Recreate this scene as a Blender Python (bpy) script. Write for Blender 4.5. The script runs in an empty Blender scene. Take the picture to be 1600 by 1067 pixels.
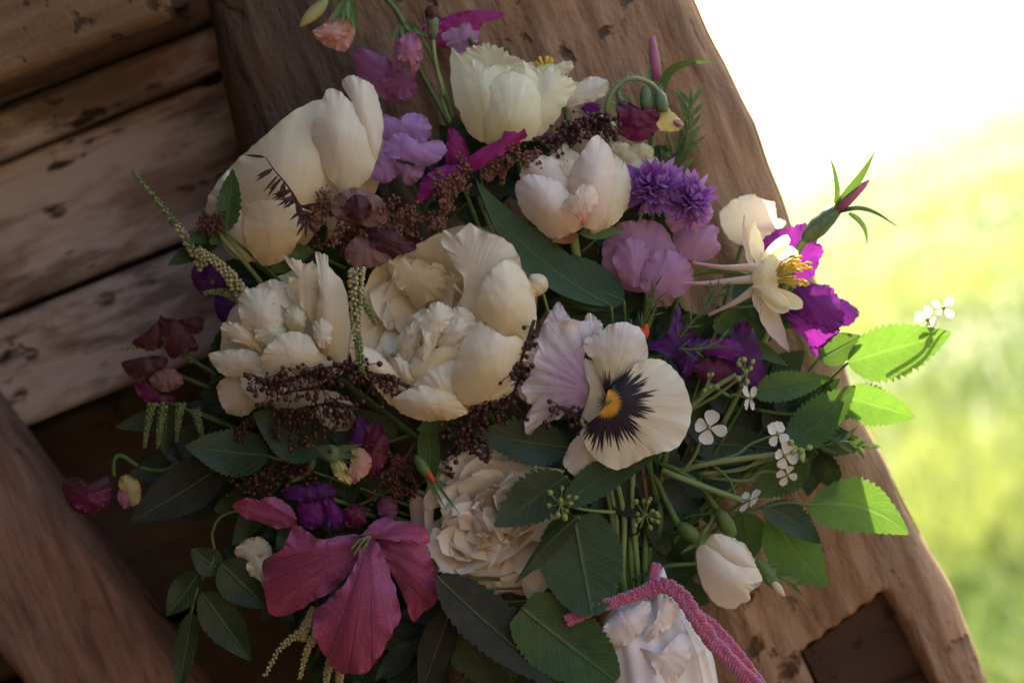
import bpy, math, random
import numpy as np
from mathutils import Matrix, Vector

# ------------------------------------------------------------------ camera, sky, sun, exposure
scene = bpy.context.scene
col = scene.collection
S = 0.00037            # metres per photo pixel at the bouquet
DIST = 1.2333          # camera to bouquet
DP = DIST / S
ROLL, PITCH = math.radians(21.5), math.radians(4.0)
CAM = Vector((0, 0, 1.05))
F = Vector((0, math.cos(PITCH), -math.sin(PITCH)))
R0 = Vector((1, 0, 0)); U0 = R0.cross(F)
RX = R0 * math.cos(ROLL) - U0 * math.sin(ROLL)
UX = R0 * math.sin(ROLL) + U0 * math.cos(ROLL)
MC = Matrix((RX, UX, -F)).transposed().to_4x4()
MC.translation = CAM
cam = bpy.data.cameras.new('camera'); cam_o = bpy.data.objects.new('camera', cam); col.objects.link(cam_o)
cam_o.matrix_world = MC
cam.sensor_width = 36; cam.lens = 36 * DIST / (1600 * S)
cam.clip_start = 0.05; cam.clip_end = 2000
cam.dof.use_dof = True; cam.dof.focus_distance = DIST - 0.035; cam.dof.aperture_fstop = 4.0
scene.camera = cam_o

SUN_EL, SUN_AZ = 32.0, 17.0      # azimuth to the right of the view direction, behind the bouquet
world = bpy.data.worlds.new('World'); scene.world = world; world.use_nodes = True
wn = world.node_tree.nodes; wl = world.node_tree.links
sky = wn.new('ShaderNodeTexSky'); sky.sky_type = 'NISHITA'; sky.sun_disc = False
sky.sun_elevation = math.radians(SUN_EL); sky.sun_rotation = math.radians(SUN_AZ)
sky.dust_density = 4.0; sky.air_density = 1.0; sky.ozone_density = 0.5
wl.new(sky.outputs[0], wn['Background'].inputs[0]); wn['Background'].inputs[1].default_value = 0.12
sun = bpy.data.lights.new('sun', 'SUN'); sun.energy = 4.6; sun.angle = math.radians(0.53); sun.color = (1, 0.86, 0.66)
sun_o = bpy.data.objects.new('sun', sun); col.objects.link(sun_o)
_e, _a = math.radians(SUN_EL), math.radians(SUN_AZ)
sd = Vector((math.sin(_a) * math.cos(_e), math.cos(_a) * math.cos(_e), math.sin(_e)))
sun_o.rotation_euler = sd.to_track_quat('Z', 'Y').to_euler(); sun_o.location = (3, 3, 5)
vs_ = scene.view_settings
vs_.view_transform = 'Standard'; vs_.look = 'None'; vs_.gamma = 1; vs_.exposure = 2.2; vs_.use_curve_mapping = False
scene.cycles.use_denoising = True
scene.cycles.max_bounces = 8; scene.cycles.transparent_max_bounces = 8
scene.cycles.diffuse_bounces = 4; scene.cycles.transmission_bounces = 6
scene.cycles.sample_clamp_indirect = 6
rng = random.Random(7)

# ------------------------------------------------------------------ helpers
def Wp(P):                                  # photo pixels + depth (pixels, towards the camera) -> bouquet frame in metres
    P = np.asarray(P, float).reshape(-1, 3)
    k = 1 - P[:, 2] / DP
    return np.stack([(P[:, 0] - 800) * S * k, (533.5 - P[:, 1]) * S * k, P[:, 2] * S], 1)
def to_world(p):
    q = Wp([p])[0]
    return MC @ Vector((q[0], q[1], q[2] - DIST))
def at(px, py, Y):                          # the point of a photo pixel on the upright plane at distance Y
    d = RX * ((px - 800) * S) + UX * ((533.5 - py) * S) + F * DIST
    return CAM + d * (Y / d.y)
ROT = MC.to_euler()
def tag(o, label=None, cat=None, group=None, kind=None):
    if label: o['label'] = label
    if cat: o['category'] = cat
    if group: o['group'] = group
    if kind: o['kind'] = kind
    return o
def thing(name, label, cat, base, group=None):
    o = bpy.data.objects.new(name, None); col.objects.link(o)
    o.empty_display_size = 0.01
    o.location = to_world(base); o.rotation_euler = ROT
    o['_b'] = [float(c) for c in Wp([base])[0]]
    return tag(o, label, cat, group)
def base_of(o):
    while o.parent: o = o.parent
    return np.array(o['_b'][:])
def mesh_from(name, V, Fc, mat, uv=None, smooth=True):
    me = bpy.data.meshes.new(name)
    me.from_pydata([tuple(v) for v in V], [], Fc)
    if uv is not None:
        l = me.uv_layers.new(name='UVMap')
        vi = np.empty(len(me.loops), dtype=np.int32); me.loops.foreach_get('vertex_index', vi)
        U = np.asarray(uv, np.float32); l.data.foreach_set('uv', np.ascontiguousarray(U[vi, :2]).ravel())
        if U.shape[1] > 2:
            l2 = me.uv_layers.new(name='Rim'); l2.data.foreach_set('uv', np.ascontiguousarray(np.stack([U[vi, 2], U[vi, 2] * 0], 1)).ravel())
    if smooth: me.polygons.foreach_set('use_smooth', [True] * len(me.polygons))
    me.materials.append(M[mat] if isinstance(mat, str) else mat)
    return me
def part(name, P, Fc, mat, parent, uv=None, smooth=True, kind=None):
    V = Wp(P) - base_of(parent)
    o = bpy.data.objects.new(name, mesh_from(name, V, Fc, mat, uv, smooth)); col.objects.link(o)
    o.parent = parent
    if kind: o['kind'] = kind
    return o
def cr(pts, n, closed=False):               # Catmull-Rom through the points
    P = np.asarray(pts, float); m = len(P)
    if m == 2 and not closed:
        t = np.linspace(0, 1, n)[:, None]; return P[0] * (1 - t) + P[1] * t
    if closed: Q = np.vstack([P[-1], P, P[0], P[1]]); u = np.linspace(0, m, n, endpoint=False)
    else: Q = np.vstack([2 * P[0] - P[1], P, 2 * P[-1] - P[-2]]); u = np.linspace(0, m - 1, n)
    i = np.minimum(u.astype(int), (m if closed else m - 1) - 1); t = (u - i)[:, None]
    a, b, c, d = Q[i], Q[i + 1], Q[i + 2], Q[i + 3]
    return 0.5 * (2 * b + (c - a) * t + (2 * a - 5 * b + 4 * c - d) * t ** 2 + (3 * b - a - 3 * c + d) * t ** 3)
def grid_faces(nu, nv, wrap=False):
    f = []
    for i in range(nu - 1):
        for j in range(nv if wrap else nv - 1):
            k = (j + 1) % nv
            f.append((i * nv + j, i * nv + k, (i + 1) * nv + k, (i + 1) * nv + j))
    return f
def nrmz(v):
    v = np.asarray(v, float); l = np.linalg.norm(v); return v / (l if l > 1e-9 else 1)
def tube_geo(pts, r, n=None, sides=7, caps=True):
    n = n or max(6, 4 * len(pts))
    C = cr(pts, n); rr = np.interp(np.linspace(0, 1, n), np.linspace(0, 1, len(np.atleast_1d(r))), np.atleast_1d(r))
    T = np.gradient(C, axis=0); V = []
    up = np.array([0.3, 0.2, 1.0])
    for c, t, q in zip(C, T, rr):
        t = nrmz(t); a = up - t * np.dot(up, t)
        a = nrmz(a) if np.linalg.norm(a) > 1e-3 else nrmz(np.cross(t, (1., .3, .1))); b = np.cross(t, a); up = a
        for k in range(sides):
            th = 2 * math.pi * k / sides
            V.append(c + q * (a * math.cos(th) + b * math.sin(th)))
    Fc = grid_faces(n, sides, True)
    if caps:
        Fc.append(tuple(range(sides - 1, -1, -1))); Fc.append(tuple((n - 1) * sides + k for k in range(sides)))
    uv = [(k / sides, i / (n - 1)) for i in range(n) for k in range(sides)]
    return np.array(V), Fc, uv
def tube(name, pts, r, mat, parent, n=None, sides=7):
    V, Fc, uv = tube_geo(pts, r, n, sides); return part(name, V, Fc, mat, parent, uv)
def lathe_geo(a, b, prof, sides=12, ribs=0, ribd=0.0):     # prof: (t along a-b, radius)
    a = np.asarray(a, float); b = np.asarray(b, float); t = nrmz(b - a)
    s = nrmz(np.cross(t, (0.2, 0.1, 1) if abs(t[2]) < .9 else (1, 0, 0))); q = np.cross(t, s); V = []; uv = []
    for (f, r) in prof:
        c = a + (b - a) * f
        for k in range(sides):
            th = 2 * math.pi * k / sides; rr = r * (1 + ribd * math.cos(ribs * th))
            V.append(c + rr * (s * math.cos(th) + q * math.sin(th))); uv.append((k / sides, f))
    n = len(prof); Fc = grid_faces(n, sides, True)
    Fc.append(tuple(range(sides - 1, -1, -1))); Fc.append(tuple((n - 1) * sides + k for k in range(sides)))
    return np.array(V), Fc, uv
def lathe(name, a, b, prof, mat, parent, sides=12, ribs=0, ribd=0.0):
    V, Fc, uv = lathe_geo(a, b, prof, sides, ribs, ribd); return part(name, V, Fc, mat, parent, uv)
BUD = [(0, .25), (.08, .55), (.22, .85), (.42, 1), (.62, .92), (.8, .66), (.93, .32), (1, .06)]
def bud_prof(r): return [(t, q * r) for t, q in BUD]
class Geo:                                   # gathers shapes for one mesh
    def __init__(s): s.V = []; s.F = []; s.uv = []; s.n = 0
    def add(s, g):
        V, Fc, uv = g; s.V.append(np.asarray(V)); s.F += [tuple(i + s.n for i in f) for f in Fc]; s.uv += list(uv); s.n += len(V)
    def part(s, name, mat, parent, kind=None): return part(name, np.vstack(s.V), s.F, mat, parent, s.uv, True, kind)
_seed = [0]; PL = .5
def wob(x, y, seed, f=1.0):                 # smooth noise from a few sines
    r = np.random.RandomState(seed); o = 0
    for k in range(5):
        a = r.uniform(0, 6.28); q = f * (0.6 + 0.55 * k); o = o + np.sin(q * (x * math.cos(a) + y * math.sin(a)) + r.uniform(0, 6.28)) / (1 + .6 * k)
    return o / 2.2
def patch(parent, out, z0=0, g=(0, 0), bul=30, base=None, mat='cream', ruf=3, rf=5, pleat=(0, 0), name='petal', n=None, rings=9, crink=2.0, jit=1.2, inner=None):
    """a curved petal whose rim follows `out` (x, y[, extra depth]); depth = plane + bulge"""
    _seed[0] += 1; sd_ = _seed[0]; r_ = np.random.RandomState(sd_)
    O = np.array([(p[0], p[1], p[2] if len(p) > 2 else 0.0) for p in out], float)
    n = n or max(104, 7 * len(O)); C = cr(O, n, True)
    c = C.mean(0) if inner is None else np.array([inner[0], inner[1], 0.0])
    c[2] = 0
    th = np.arange(n) / n * 2 * math.pi
    ed = sum(np.sin(k * th + r_.uniform(0, 6.28)) * r_.uniform(.3, 1) for k in (7, 11, 17, 23, 31)) / 2 * jit
    d = C[:, :2] - c[:2]; C[:, :2] += d / (np.linalg.norm(d, axis=1)[:, None] + 1e-6) * ed[:, None]
    b = np.array(base if base is not None else O[0, :2], float)
    ax = c[:2] - b; al = np.linalg.norm(ax)
    if al < 1e-3: ax = np.array([0., -1.]); al = 1
    ax = ax / al; lat = np.array([-ax[1], ax[0]])
    mx = np.linalg.norm(C[:, :2] - b, axis=1).max()
    dd = C[:, :2] - c[:2]; ev, em = np.linalg.eigh(dd.T @ dd); E1, E2 = em[:, 0], em[:, 1]; ea = np.percentile(np.abs(dd @ E1), 96); eb = np.percentile(np.abs(dd @ E2), 96)
    V = []; uv = []
    ph = r_.uniform(0, 6.28, 3); size = math.sqrt(np.ptp(C[:, 0]) * np.ptp(C[:, 1]))
    for i in range(rings + 1):
        r = (i / rings) ** 0.85 if i else 0.0
        p = c[:2] + (C[:, :2] - c[:2]) * r
        q = p - b; ds = np.linalg.norm(q, axis=1); an = np.arctan2(q @ lat, q @ ax)
        w2 = p - c[:2]; z = z0 + w2 @ np.array(g) + bul * (1 - np.minimum(1.6, (w2 @ E1 / ea) ** 2 + (w2 @ E2 / eb) ** 2)) + C[:, 2] * r ** 2
        z = z + ruf * r ** 6 * (np.sin(rf * th + ph[0]) + .6 * np.sin((2 * rf + 1) * th + ph[1])) + .32 * ruf * r ** 10 * (np.sin(17 * th + ph[1]) + np.sin(26 * th + ph[2] + 2 * np.sin(3 * th)))
        if pleat[0]: z = z + PL * pleat[1] * np.sin(pleat[0] * an + ph[2] + 1.2 * np.sin(3 * an)) * np.minimum(1, ds / mx * 1.6)
        z = z + crink * wob(p[:, 0] / size * 7, p[:, 1] / size * 7, sd_) + .45 * crink * wob(p[:, 0] / size * 19, p[:, 1] / size * 19, sd_ + 1)
        rows = np.stack([p[:, 0], p[:, 1], z], 1); us = np.stack([an / math.pi + .5, ds / mx, np.full(n, r)], 1)
        if i == 0: V.append(rows[:1]); uv.append(us[:1])
        else: V.append(rows); uv.append(us)
    Fc = [(0, 1 + j, 1 + (j + 1) % n) for j in range(n)]
    for i in range(rings - 1):
        a = 1 + i * n
        Fc += [(a + j, a + n + j, a + n + (j + 1) % n, a + (j + 1) % n) for j in range(n)]
    return part(name, np.vstack(V), Fc, mat, parent, np.vstack(uv))
def prof_w(kind, v):
    if kind == 'round': return np.sqrt(np.clip(1 - (np.clip((v - .58) / .42, 0, 1)) ** 2.4, 0, 1)) * (0.22 + .78 * np.sin(np.clip(v / .62, 0, 1) * math.pi / 2) ** 1.1)
    if kind == 'ovate': return np.sin(np.clip(v, 0, 1) ** .72 * math.pi) ** .85 * 1.0 + .02
    if kind == 'lance': return np.sin(np.clip(v, 0, 1) ** .8 * math.pi) ** 1.0 * (1 - .15 * v) + .01
    if kind == 'strap': return np.clip(1 - v ** 6, 0, 1) * (.55 + .45 * np.sin(np.clip(v / .5, 0, 1) * math.pi / 2))
    if kind == 'blunt': return np.clip(np.sin(np.clip(v * .93 + .05, 0, 1) ** .8 * math.pi), 0, 1) ** .55
def petal_geo(base, tip, w, nrm=(0, 0, 1), kind='round', cup=.2, bend=.1, curl=0, ruf=0, rf=4, nu=14, nv=9, teeth=0, td=.0, side=0, fold=0.0, wave=0.0, seed=None):
    _seed[0] += 1; r_ = np.random.RandomState(seed if seed is not None else _seed[0])
    a0 = np.asarray(base, float); a1 = np.asarray(tip, float); A = a1 - a0; L = np.linalg.norm(A); t_ = A / L
    s_ = nrmz(np.cross(t_, nrmz(nrm))); n_ = nrmz(np.cross(s_, t_))
    if np.dot(n_, nrm) < 0: n_ = -n_
    v = np.linspace(0, 1, nu); V = []; uv = []; ph = r_.uniform(0, 6.28, 4)
    hw = prof_w(kind, v) * w / 2; tr_ = r_.uniform(.35, 1.5, 64)
    for i, vv in enumerate(v):
        h = hw[i]
        if teeth:
            k = (vv * teeth) % 1.0
            h = h * (1 + td * (k - .5) * tr_[int(vv * teeth) % 64]) if .04 < vv < .985 else h
        for j in range(nv):
            t = -1 + 2 * j / (nv - 1)
            off = cup * w * t * t * (hw[i] / (w / 2)) - bend * L * 4 * vv * (1 - vv) + curl * L * vv ** 3
            off += fold * abs(t) * h
            off += ruf * abs(t) ** 2 * (vv + .2) * math.sin(rf * vv * 6.28 + ph[0] + (1.7 if t > 0 else 0)) + ruf * .6 * vv ** 3 * math.sin(3.1 * t * rf / 3 + ph[1])
            off += wave * math.sin(9 * vv + ph[2]) * (.3 + abs(t))
            p = a0 + A * vv + s_ * (t * h + side * L * 4 * vv * (1 - vv)) + n_ * off
            V.append(p); uv.append((j / (nv - 1), vv, max(abs(t) * .98 if vv > .3 else 0, vv)))
    return np.array(V), grid_faces(nu, nv), uv
def petal(parent, base, tip, w, mat='cream', name='petal', **k):
    V, Fc, uv = petal_geo(base, tip, w, **k); return part(name, V, Fc, mat, parent, uv)
TIE = (985, 905, -30)
def stem(parent, p, r=5, mat='stem', end=None, sag=40, name='stem'):
    e = np.array(end or (TIE[0] + rng.uniform(-25, 25), TIE[1] + rng.uniform(0, 30), TIE[2] + rng.uniform(-25, 10))); p = np.array(p, float)
    m = (p + e) / 2 + np.array([0, 0, -sag]); q = p + (e - p) * .12 + np.array([0, 0, -sag * .7])
    return tube(name, [p, q, m, e], [r, r * .9, r * .9, r], mat, parent, n=16)

# ------------------------------------------------------------------ materials
M = {}
class N:
    def __init__(s, name):
        m = bpy.data.materials.new(name); m.use_nodes = True; s.m = m; s.t = m.node_tree; s.b = s.t.nodes['Principled BSDF']; s.o = s.t.nodes['Material Output']; M[name] = m
    def n(s, typ, **k):
        x = s.t.nodes.new('ShaderNode' + typ)
        for a, b in k.items():
            if hasattr(x, a): setattr(x, a, b)
            else: x.inputs[a].default_value = b
        return x
    def l(s, a, b): s.t.links.new(a, b)
    def math(s, op, a, b=None, c=None):
        x = s.t.nodes.new('ShaderNodeMath'); x.operation = op
        for i, v in enumerate((a, b, c)):
            if v is None: continue
            if isinstance(v, (int, float)): x.inputs[i].default_value = v
            else: s.l(v, x.inputs[i])
        return x.outputs[0]
    def mix(s, f, a, b, mode='MIX'):
        x = s.t.nodes.new('ShaderNodeMix'); x.data_type = 'RGBA'; x.blend_type = mode
        for i, v in ((0, f), (6, a), (7, b)):
            if isinstance(v, (int, float)): x.inputs[i].default_value = v
            elif isinstance(v, tuple): x.inputs[i].default_value = (*v[:3], 1)
            else: s.l(v, x.inputs[i])
        return x.outputs[2]
    def ramp(s, f, lo, hi):
        x = s.t.nodes.new('ShaderNodeMapRange'); x.interpolation_type = 'SMOOTHSTEP'; s.l(f, x.inputs[0]); x.inputs[1].default_value = lo; x.inputs[2].default_value = hi
        return x.outputs[0]
    def noise(s, vec, scale, detail=3, rough=.55):
        x = s.n('TexNoise'); x.inputs['Scale'].default_value = scale; x.inputs['Detail'].default_value = detail; x.inputs['Roughness'].default_value = rough
        if vec is not None: s.l(vec, x.inputs['Vector'])
        return x.outputs[0]
    def uvmap(s, sx, sy):
        u = s.n('UVMap'); mp = s.n('Mapping'); mp.inputs['Scale'].default_value = (sx, sy, 1); s.l(u.outputs[0], mp.inputs[0]); return mp.outputs[0]
    def obj(s, sc=(1, 1, 1)):
        u = s.n('TexCoord'); mp = s.n('Mapping'); mp.inputs['Scale'].default_value = sc; s.l(u.outputs['Object'], mp.inputs[0]); return mp.outputs[0]
    def bump(s, h, st=.3, dist=.001):
        x = s.n('Bump'); x.inputs['Strength'].default_value = st; x.inputs['Distance'].default_value = dist; s.l(h, x.inputs['Height']); s.l(x.outputs[0], s.b.inputs['Normal']); return x.outputs[0]
    def translucent(s, colr, f, nor=None):
        t = s.n('BsdfTranslucent'); mx = s.n('MixShader'); mx.inputs[0].default_value = f
        if isinstance(colr, tuple): t.inputs[0].default_value = (*colr, 1)
        else: s.l(colr, t.inputs[0])
        if nor: s.l(nor, t.inputs['Normal'])
        s.l(s.b.outputs[0], mx.inputs[1]); s.l(t.outputs[0], mx.inputs[2]); s.l(mx.outputs[0], s.o.inputs[0])
def petal_mat(name, c0, c1, vein=None, vs=.25, tr=.35, rough=.5, vsc=30, lo=0., hi=.7, spot=None):
    k = N(name); uvn = k.n('UVMap'); sp = k.n('SeparateXYZ'); k.l(uvn.outputs[0], sp.inputs[0])
    f = k.ramp(sp.outputs[1], lo, hi); c = k.mix(f, c0, c1)
    vn = k.noise(k.uvmap(vsc, 1.6), 1.0, 3, .6); vm = k.ramp(vn, .5, .68)
    if vein is None: vein = tuple(x * .8 for x in c1)
    c = k.mix(k.math('MULTIPLY', vm, vs), c, vein)
    bz = k.noise(k.obj(), 75, 5, .7); c = k.mix(k.math('MULTIPLY', k.ramp(bz, .64, .74), .35), c, tuple(x * y for x, y in zip(c1, (.74, .56, .36)))); big = k.noise(k.obj(), 45, 3); c = k.mix(k.math('MULTIPLY', k.ramp(big, .45, .75), .28), c, tuple(x * y for x, y in zip(c1, (.84, .78, .66))))
    if spot:
        s2 = k.noise(k.obj(), 130, 2); c = k.mix(k.math('MULTIPLY', k.ramp(s2, .66, .74), .6), c, spot)
    rm = k.n('UVMap'); rm.uv_map = 'Rim'; rs_ = k.n('SeparateXYZ'); k.l(rm.outputs[0], rs_.inputs[0]); en = k.noise(k.obj(), 110, 4, .65)
    eg = k.ramp(k.math('ADD', rs_.outputs[0], k.math('MULTIPLY', k.math('SUBTRACT', en, .5), .6)), .94, 1.08); c = k.mix(k.math('MULTIPLY', eg, .55), c, tuple(x * y for x, y in zip(c1, (.78, .58, .36))))
    k.l(c, k.b.inputs['Base Color']); k.b.inputs['Roughness'].default_value = rough
    k.b.inputs['Specular IOR Level'].default_value = .35; k.b.inputs['Sheen Weight'].default_value = .15; k.b.inputs['Sheen Roughness'].default_value = .4
    fine = k.noise(k.obj(), 900, 2); fv = k.noise(k.uvmap(vsc * 3.2, 1.2), 1.0, 2, .5); h = k.math('ADD', k.math('ADD', vn, k.math('MULTIPLY', fine, .25)), k.math('MULTIPLY', fv, .45)); c = k.mix(k.math('MULTIPLY', k.ramp(fv, .5, .7), vs * .6), c, vein); k.t.links.new(c, k.b.inputs['Base Color'])
    nr = k.bump(h, .36, .0009); k.translucent(c, tr, nr)
petal_mat('cream', (.84, .70, .42), (.88, .80, .60), tr=.3, vs=.12)
petal_mat('cream_warm', (.82, .62, .34), (.87, .75, .51), tr=.3, vs=.13)
petal_mat('ivory', (.83, .74, .51), (.88, .82, .68), tr=.33, vs=.13)
petal_mat('lemon', (.80, .73, .36), (.90, .88, .66), (.78, .72, .42), tr=.4, vs=.22, vsc=45)
petal_mat('blush', (.82, .62, .44), (.87, .76, .66), (.80, .60, .55), tr=.3, vs=.2, spot=None)
petal_mat('blush_stain', (.75, .30, .22), (.82, .68, .56), (.55, .12, .10), tr=.28, vs=.4, vsc=12, lo=.05, hi=.45)
petal_mat('rose', (.84, .68, .53), (.90, .83, .74), tr=.3, vs=.2)
petal_mat('rosebud', (.80, .72, .42), (.86, .78, .66), tr=.3, vs=.1, hi=.35)
petal_mat('columbine', (.82, .72, .55), (.88, .84, .60), (.80, .72, .50), tr=.4, vs=.3)
petal_mat('spur', (.86, .80, .60), (.72, .50, .46), tr=.35, vs=.2, hi=.9)
petal_mat('lilac', (.52, .25, .52), (.54, .30, .66), (.36, .13, .46), tr=.35, vs=.3)
petal_mat('mauve', (.50, .26, .42), (.52, .27, .45), (.40, .15, .36), tr=.35, vs=.3)
petal_mat('dusk', (.30, .09, .22), (.34, .12, .27), (.2, .04, .16), tr=.35, vs=.4)
petal_mat('magenta', (.30, .018, .17), (.36, .022, .19), (.25, .01, .15), tr=.32, vs=.35)
petal_mat('violet', (.13, .012, .17), (.22, .02, .26), (.10, .008, .13), tr=.4, vs=.5, vsc=16)
petal_mat('deep_violet', (.045, .006, .085), (.10, .010, .15), (.03, .004, .05), tr=.3, vs=.4)
petal_mat('maroon', (.11, .02, .06), (.17, .018, .075), (.07, .008, .03), tr=.3, vs=.5, rough=.35)
petal_mat('wine', (.06, .014, .02), (.095, .024, .034), (.06, .01, .015), tr=.25, vs=.5)
petal_mat('brown_pink', (.22, .10, .09), (.30, .16, .14), (.14, .05, .05), tr=.3, vs=.5)
petal_mat('bud_peach', (.34, .36, .10), (.66, .36, .30), (.5, .25, .2), tr=.3, vs=.4)
petal_mat('bud_yellow', (.36, .42, .14), (.72, .64, .26), (.5, .42, .14), tr=.35, vs=.4)
petal_mat('pink_bud', (.42, .11, .25), (.48, .20, .30), (.3, .1, .2), tr=.3, vs=.4)
petal_mat('small_white', (.80, .80, .62), (.86, .82, .80), tr=.35, vs=.1)
petal_mat('lilac_pansy', (.58, .38, .55), (.87, .79, .76), (.52, .30, .55), tr=.3, vs=.6, vsc=44, lo=.3, hi=.85)
petal_mat('scabious', (.30, .08, .40), (.46, .18, .60), (.2, .05, .3), tr=.35, vs=.3)
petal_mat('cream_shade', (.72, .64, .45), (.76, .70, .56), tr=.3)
def clematis_mat(name):
    k = N(name); uvn = k.n('UVMap'); sp = k.n('SeparateXYZ'); k.l(uvn.outputs[0], sp.inputs[0]); u, v = sp.outputs[0], sp.outputs[1]
    t = k.math('ABSOLUTE', k.math('SUBTRACT', u, .5)); mot = k.noise(k.obj(), 420, 4, .6); big = k.noise(k.obj(), 40, 3)
    c = k.mix(k.ramp(v, .25, 1.0), (.36, .085, .25), (.47, .055, .145)); c = k.mix(k.math('MULTIPLY', k.ramp(mot, .42, .62), .5), c, (.56, .14, .26)); c = k.mix(k.math('MULTIPLY', k.ramp(big, .45, .7), .5), c, (.31, .045, .17))
    bar = k.math('SUBTRACT', 1.0, k.ramp(t, .02, .085)); c = k.mix(k.math('MULTIPLY', bar, .6), c, (.28, .03, .09))
    rib = k.math('ABSOLUTE', k.math('SINE', k.math('MULTIPLY', k.math('SUBTRACT', u, .5), 56.0))); rb = k.math('MULTIPLY', k.math('SUBTRACT', 1.0, k.ramp(rib, .02, .22)), k.math('SUBTRACT', 1.0, k.ramp(t, .06, .16)))
    c = k.mix(k.math('MULTIPLY', rb, .4), c, (.14, .015, .06)); k.l(c, k.b.inputs['Base Color']); k.b.inputs['Roughness'].default_value = .6; k.b.inputs['Sheen Weight'].default_value = .25
    h = k.math('SUBTRACT', k.math('ADD', mot, k.noise(k.uvmap(50, 1.4), 1, 3)), k.math('MULTIPLY', rb, .5)); nr = k.bump(h, .6, .0012); k.translucent(c, .28, nr)
clematis_mat('clematis_pink')
def face_mat(name, c1, dark_at, eye=True):
    k = N(name); uvn = k.n('UVMap'); sp = k.n('SeparateXYZ'); k.l(uvn.outputs[0], sp.inputs[0]); v = sp.outputs[1]
    st = k.noise(k.uvmap(70, .8), 1, 3); st2 = k.noise(k.uvmap(16, .5), 1, 2)
    c = k.mix(k.ramp(v, .3, 1), (.80, .70, .45), c1)
    c = k.mix(k.math('MULTIPLY', k.ramp(st, .5, .66), .28), c, (.62, .50, .42))
    vv = k.math('ADD', v, k.math('MULTIPLY', k.math('SUBTRACT', st, .5), .72)); vv = k.math('ADD', vv, k.math('MULTIPLY', k.math('SUBTRACT', st2, .5), .35))
    dk = k.math('SUBTRACT', 1.0, k.ramp(vv, dark_at - .03, dark_at + .035))
    c = k.mix(dk, c, (.014, .003, .018))
    if eye:
        ve = k.math('ADD', v, k.math('MULTIPLY', k.math('SUBTRACT', st, .5), .22))
        c = k.mix(k.math('SUBTRACT', 1.0, k.ramp(ve, .13, .18)), c, (.82, .38, .02))
    k.l(c, k.b.inputs['Base Color']); k.b.inputs['Roughness'].default_value = .6; k.b.inputs['Sheen Weight'].default_value = .2
    nr = k.bump(k.noise(k.uvmap(34, 1.2), 1, 3), .4, .0008); k.translucent(c, .28, nr)
face_mat('pansy_lip', (.87, .82, .70), .455)
face_mat('pansy_side', (.87, .80, .74), .27, False)
face_mat('pansy_back', (.82, .76, .70), .12, False)
def leaf_mat(name, c1, c2, vein, tr=.25, rough=.42, nv=9):
    k = N(name); uvn = k.n('UVMap'); sp = k.n('SeparateXYZ'); k.l(uvn.outputs[0], sp.inputs[0])
    t = k.math('ABSOLUTE', k.math('SUBTRACT', sp.outputs[0], .5)); v = sp.outputs[1]
    sv = k.math('FRACT', k.math('SUBTRACT', k.math('MULTIPLY', v, nv), k.math('MULTIPLY', t, 5.0)))
    sv = k.math('ABSOLUTE', k.math('SUBTRACT', sv, .5)); sm = k.math('SUBTRACT', 1.0, k.ramp(sv, .02, .13))
    mid = k.math('SUBTRACT', 1.0, k.ramp(t, .012, .05)); vm = k.math('MAXIMUM', mid, k.math('MULTIPLY', sm, .45))
    nz = k.noise(k.obj(), 120, 4); c = k.mix(k.ramp(nz, .3, .7), c1, c2); c = k.mix(k.math('MULTIPLY', vm, .55), c, vein)
    yl = k.noise(k.obj(), 38, 4, .65); c = k.mix(k.math('MULTIPLY', k.ramp(yl, .58, .74), .4), c, tuple(x * y for x, y in zip(c2, (1.9, 1.25, .8)))); k.l(c, k.b.inputs['Base Color']); rg = k.n('MapRange'); k.l(k.noise(k.obj(), 70, 4), rg.inputs[0]); rg.inputs[3].default_value = rough - .1; rg.inputs[4].default_value = rough + .25; k.l(rg.outputs[0], k.b.inputs['Roughness']); k.b.inputs['Specular IOR Level'].default_value = .4
    ret = k.noise(k.obj(), 420, 3); h = k.math('SUBTRACT', k.math('MULTIPLY', ret, .5), k.math('MULTIPLY', vm, .8))
    nr = k.bump(h, .4, .0010); tc = k.mix(.5, c, (.16, .30, .02)); k.translucent(tc, tr, nr)
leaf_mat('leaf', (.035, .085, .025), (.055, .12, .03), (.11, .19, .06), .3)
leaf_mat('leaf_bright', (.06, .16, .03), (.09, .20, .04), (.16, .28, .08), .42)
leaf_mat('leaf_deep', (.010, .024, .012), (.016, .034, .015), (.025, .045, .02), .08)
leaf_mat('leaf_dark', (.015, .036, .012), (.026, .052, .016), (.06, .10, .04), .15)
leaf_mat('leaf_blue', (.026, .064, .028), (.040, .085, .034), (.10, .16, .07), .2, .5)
leaf_mat('leaf_wine_shadow', (.018, .018, .014), (.03, .03, .018), (.035, .028, .02), .06, .7)  # dark maroon leaf, with shadow at the bottom put into the near-black colour
def plain(name, c1, c2, sc=200, rough=.5, tr=0, bump=.2, spec=.35):
    k = N(name); nz = k.noise(k.obj(), sc, 3); c = k.mix(k.ramp(nz, .35, .65), c1, c2); k.l(c, k.b.inputs['Base Color'])
    k.b.inputs['Roughness'].default_value = rough; k.b.inputs['Specular IOR Level'].default_value = spec; nr = k.bump(nz, bump, .0008)
    if tr: k.translucent(c, tr, nr)
plain('stem', (.07, .13, .03), (.10, .17, .04), 90)
plain('stem_pale', (.17, .24, .08), (.22, .28, .11), 90)
plain('rib_dark', (.06, .10, .04), (.09, .14, .05), 90)
plain('stem_red', (.12, .035, .03), (.09, .07, .03), 90)
plain('stem_dark', (.03, .02, .02), (.05, .025, .022), 90)
plain('calyx', (.10, .18, .05), (.16, .24, .07), 160, tr=.2)
plain('calyx_hairy', (.12, .19, .09), (.18, .24, .12), 300, tr=.2)
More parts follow.
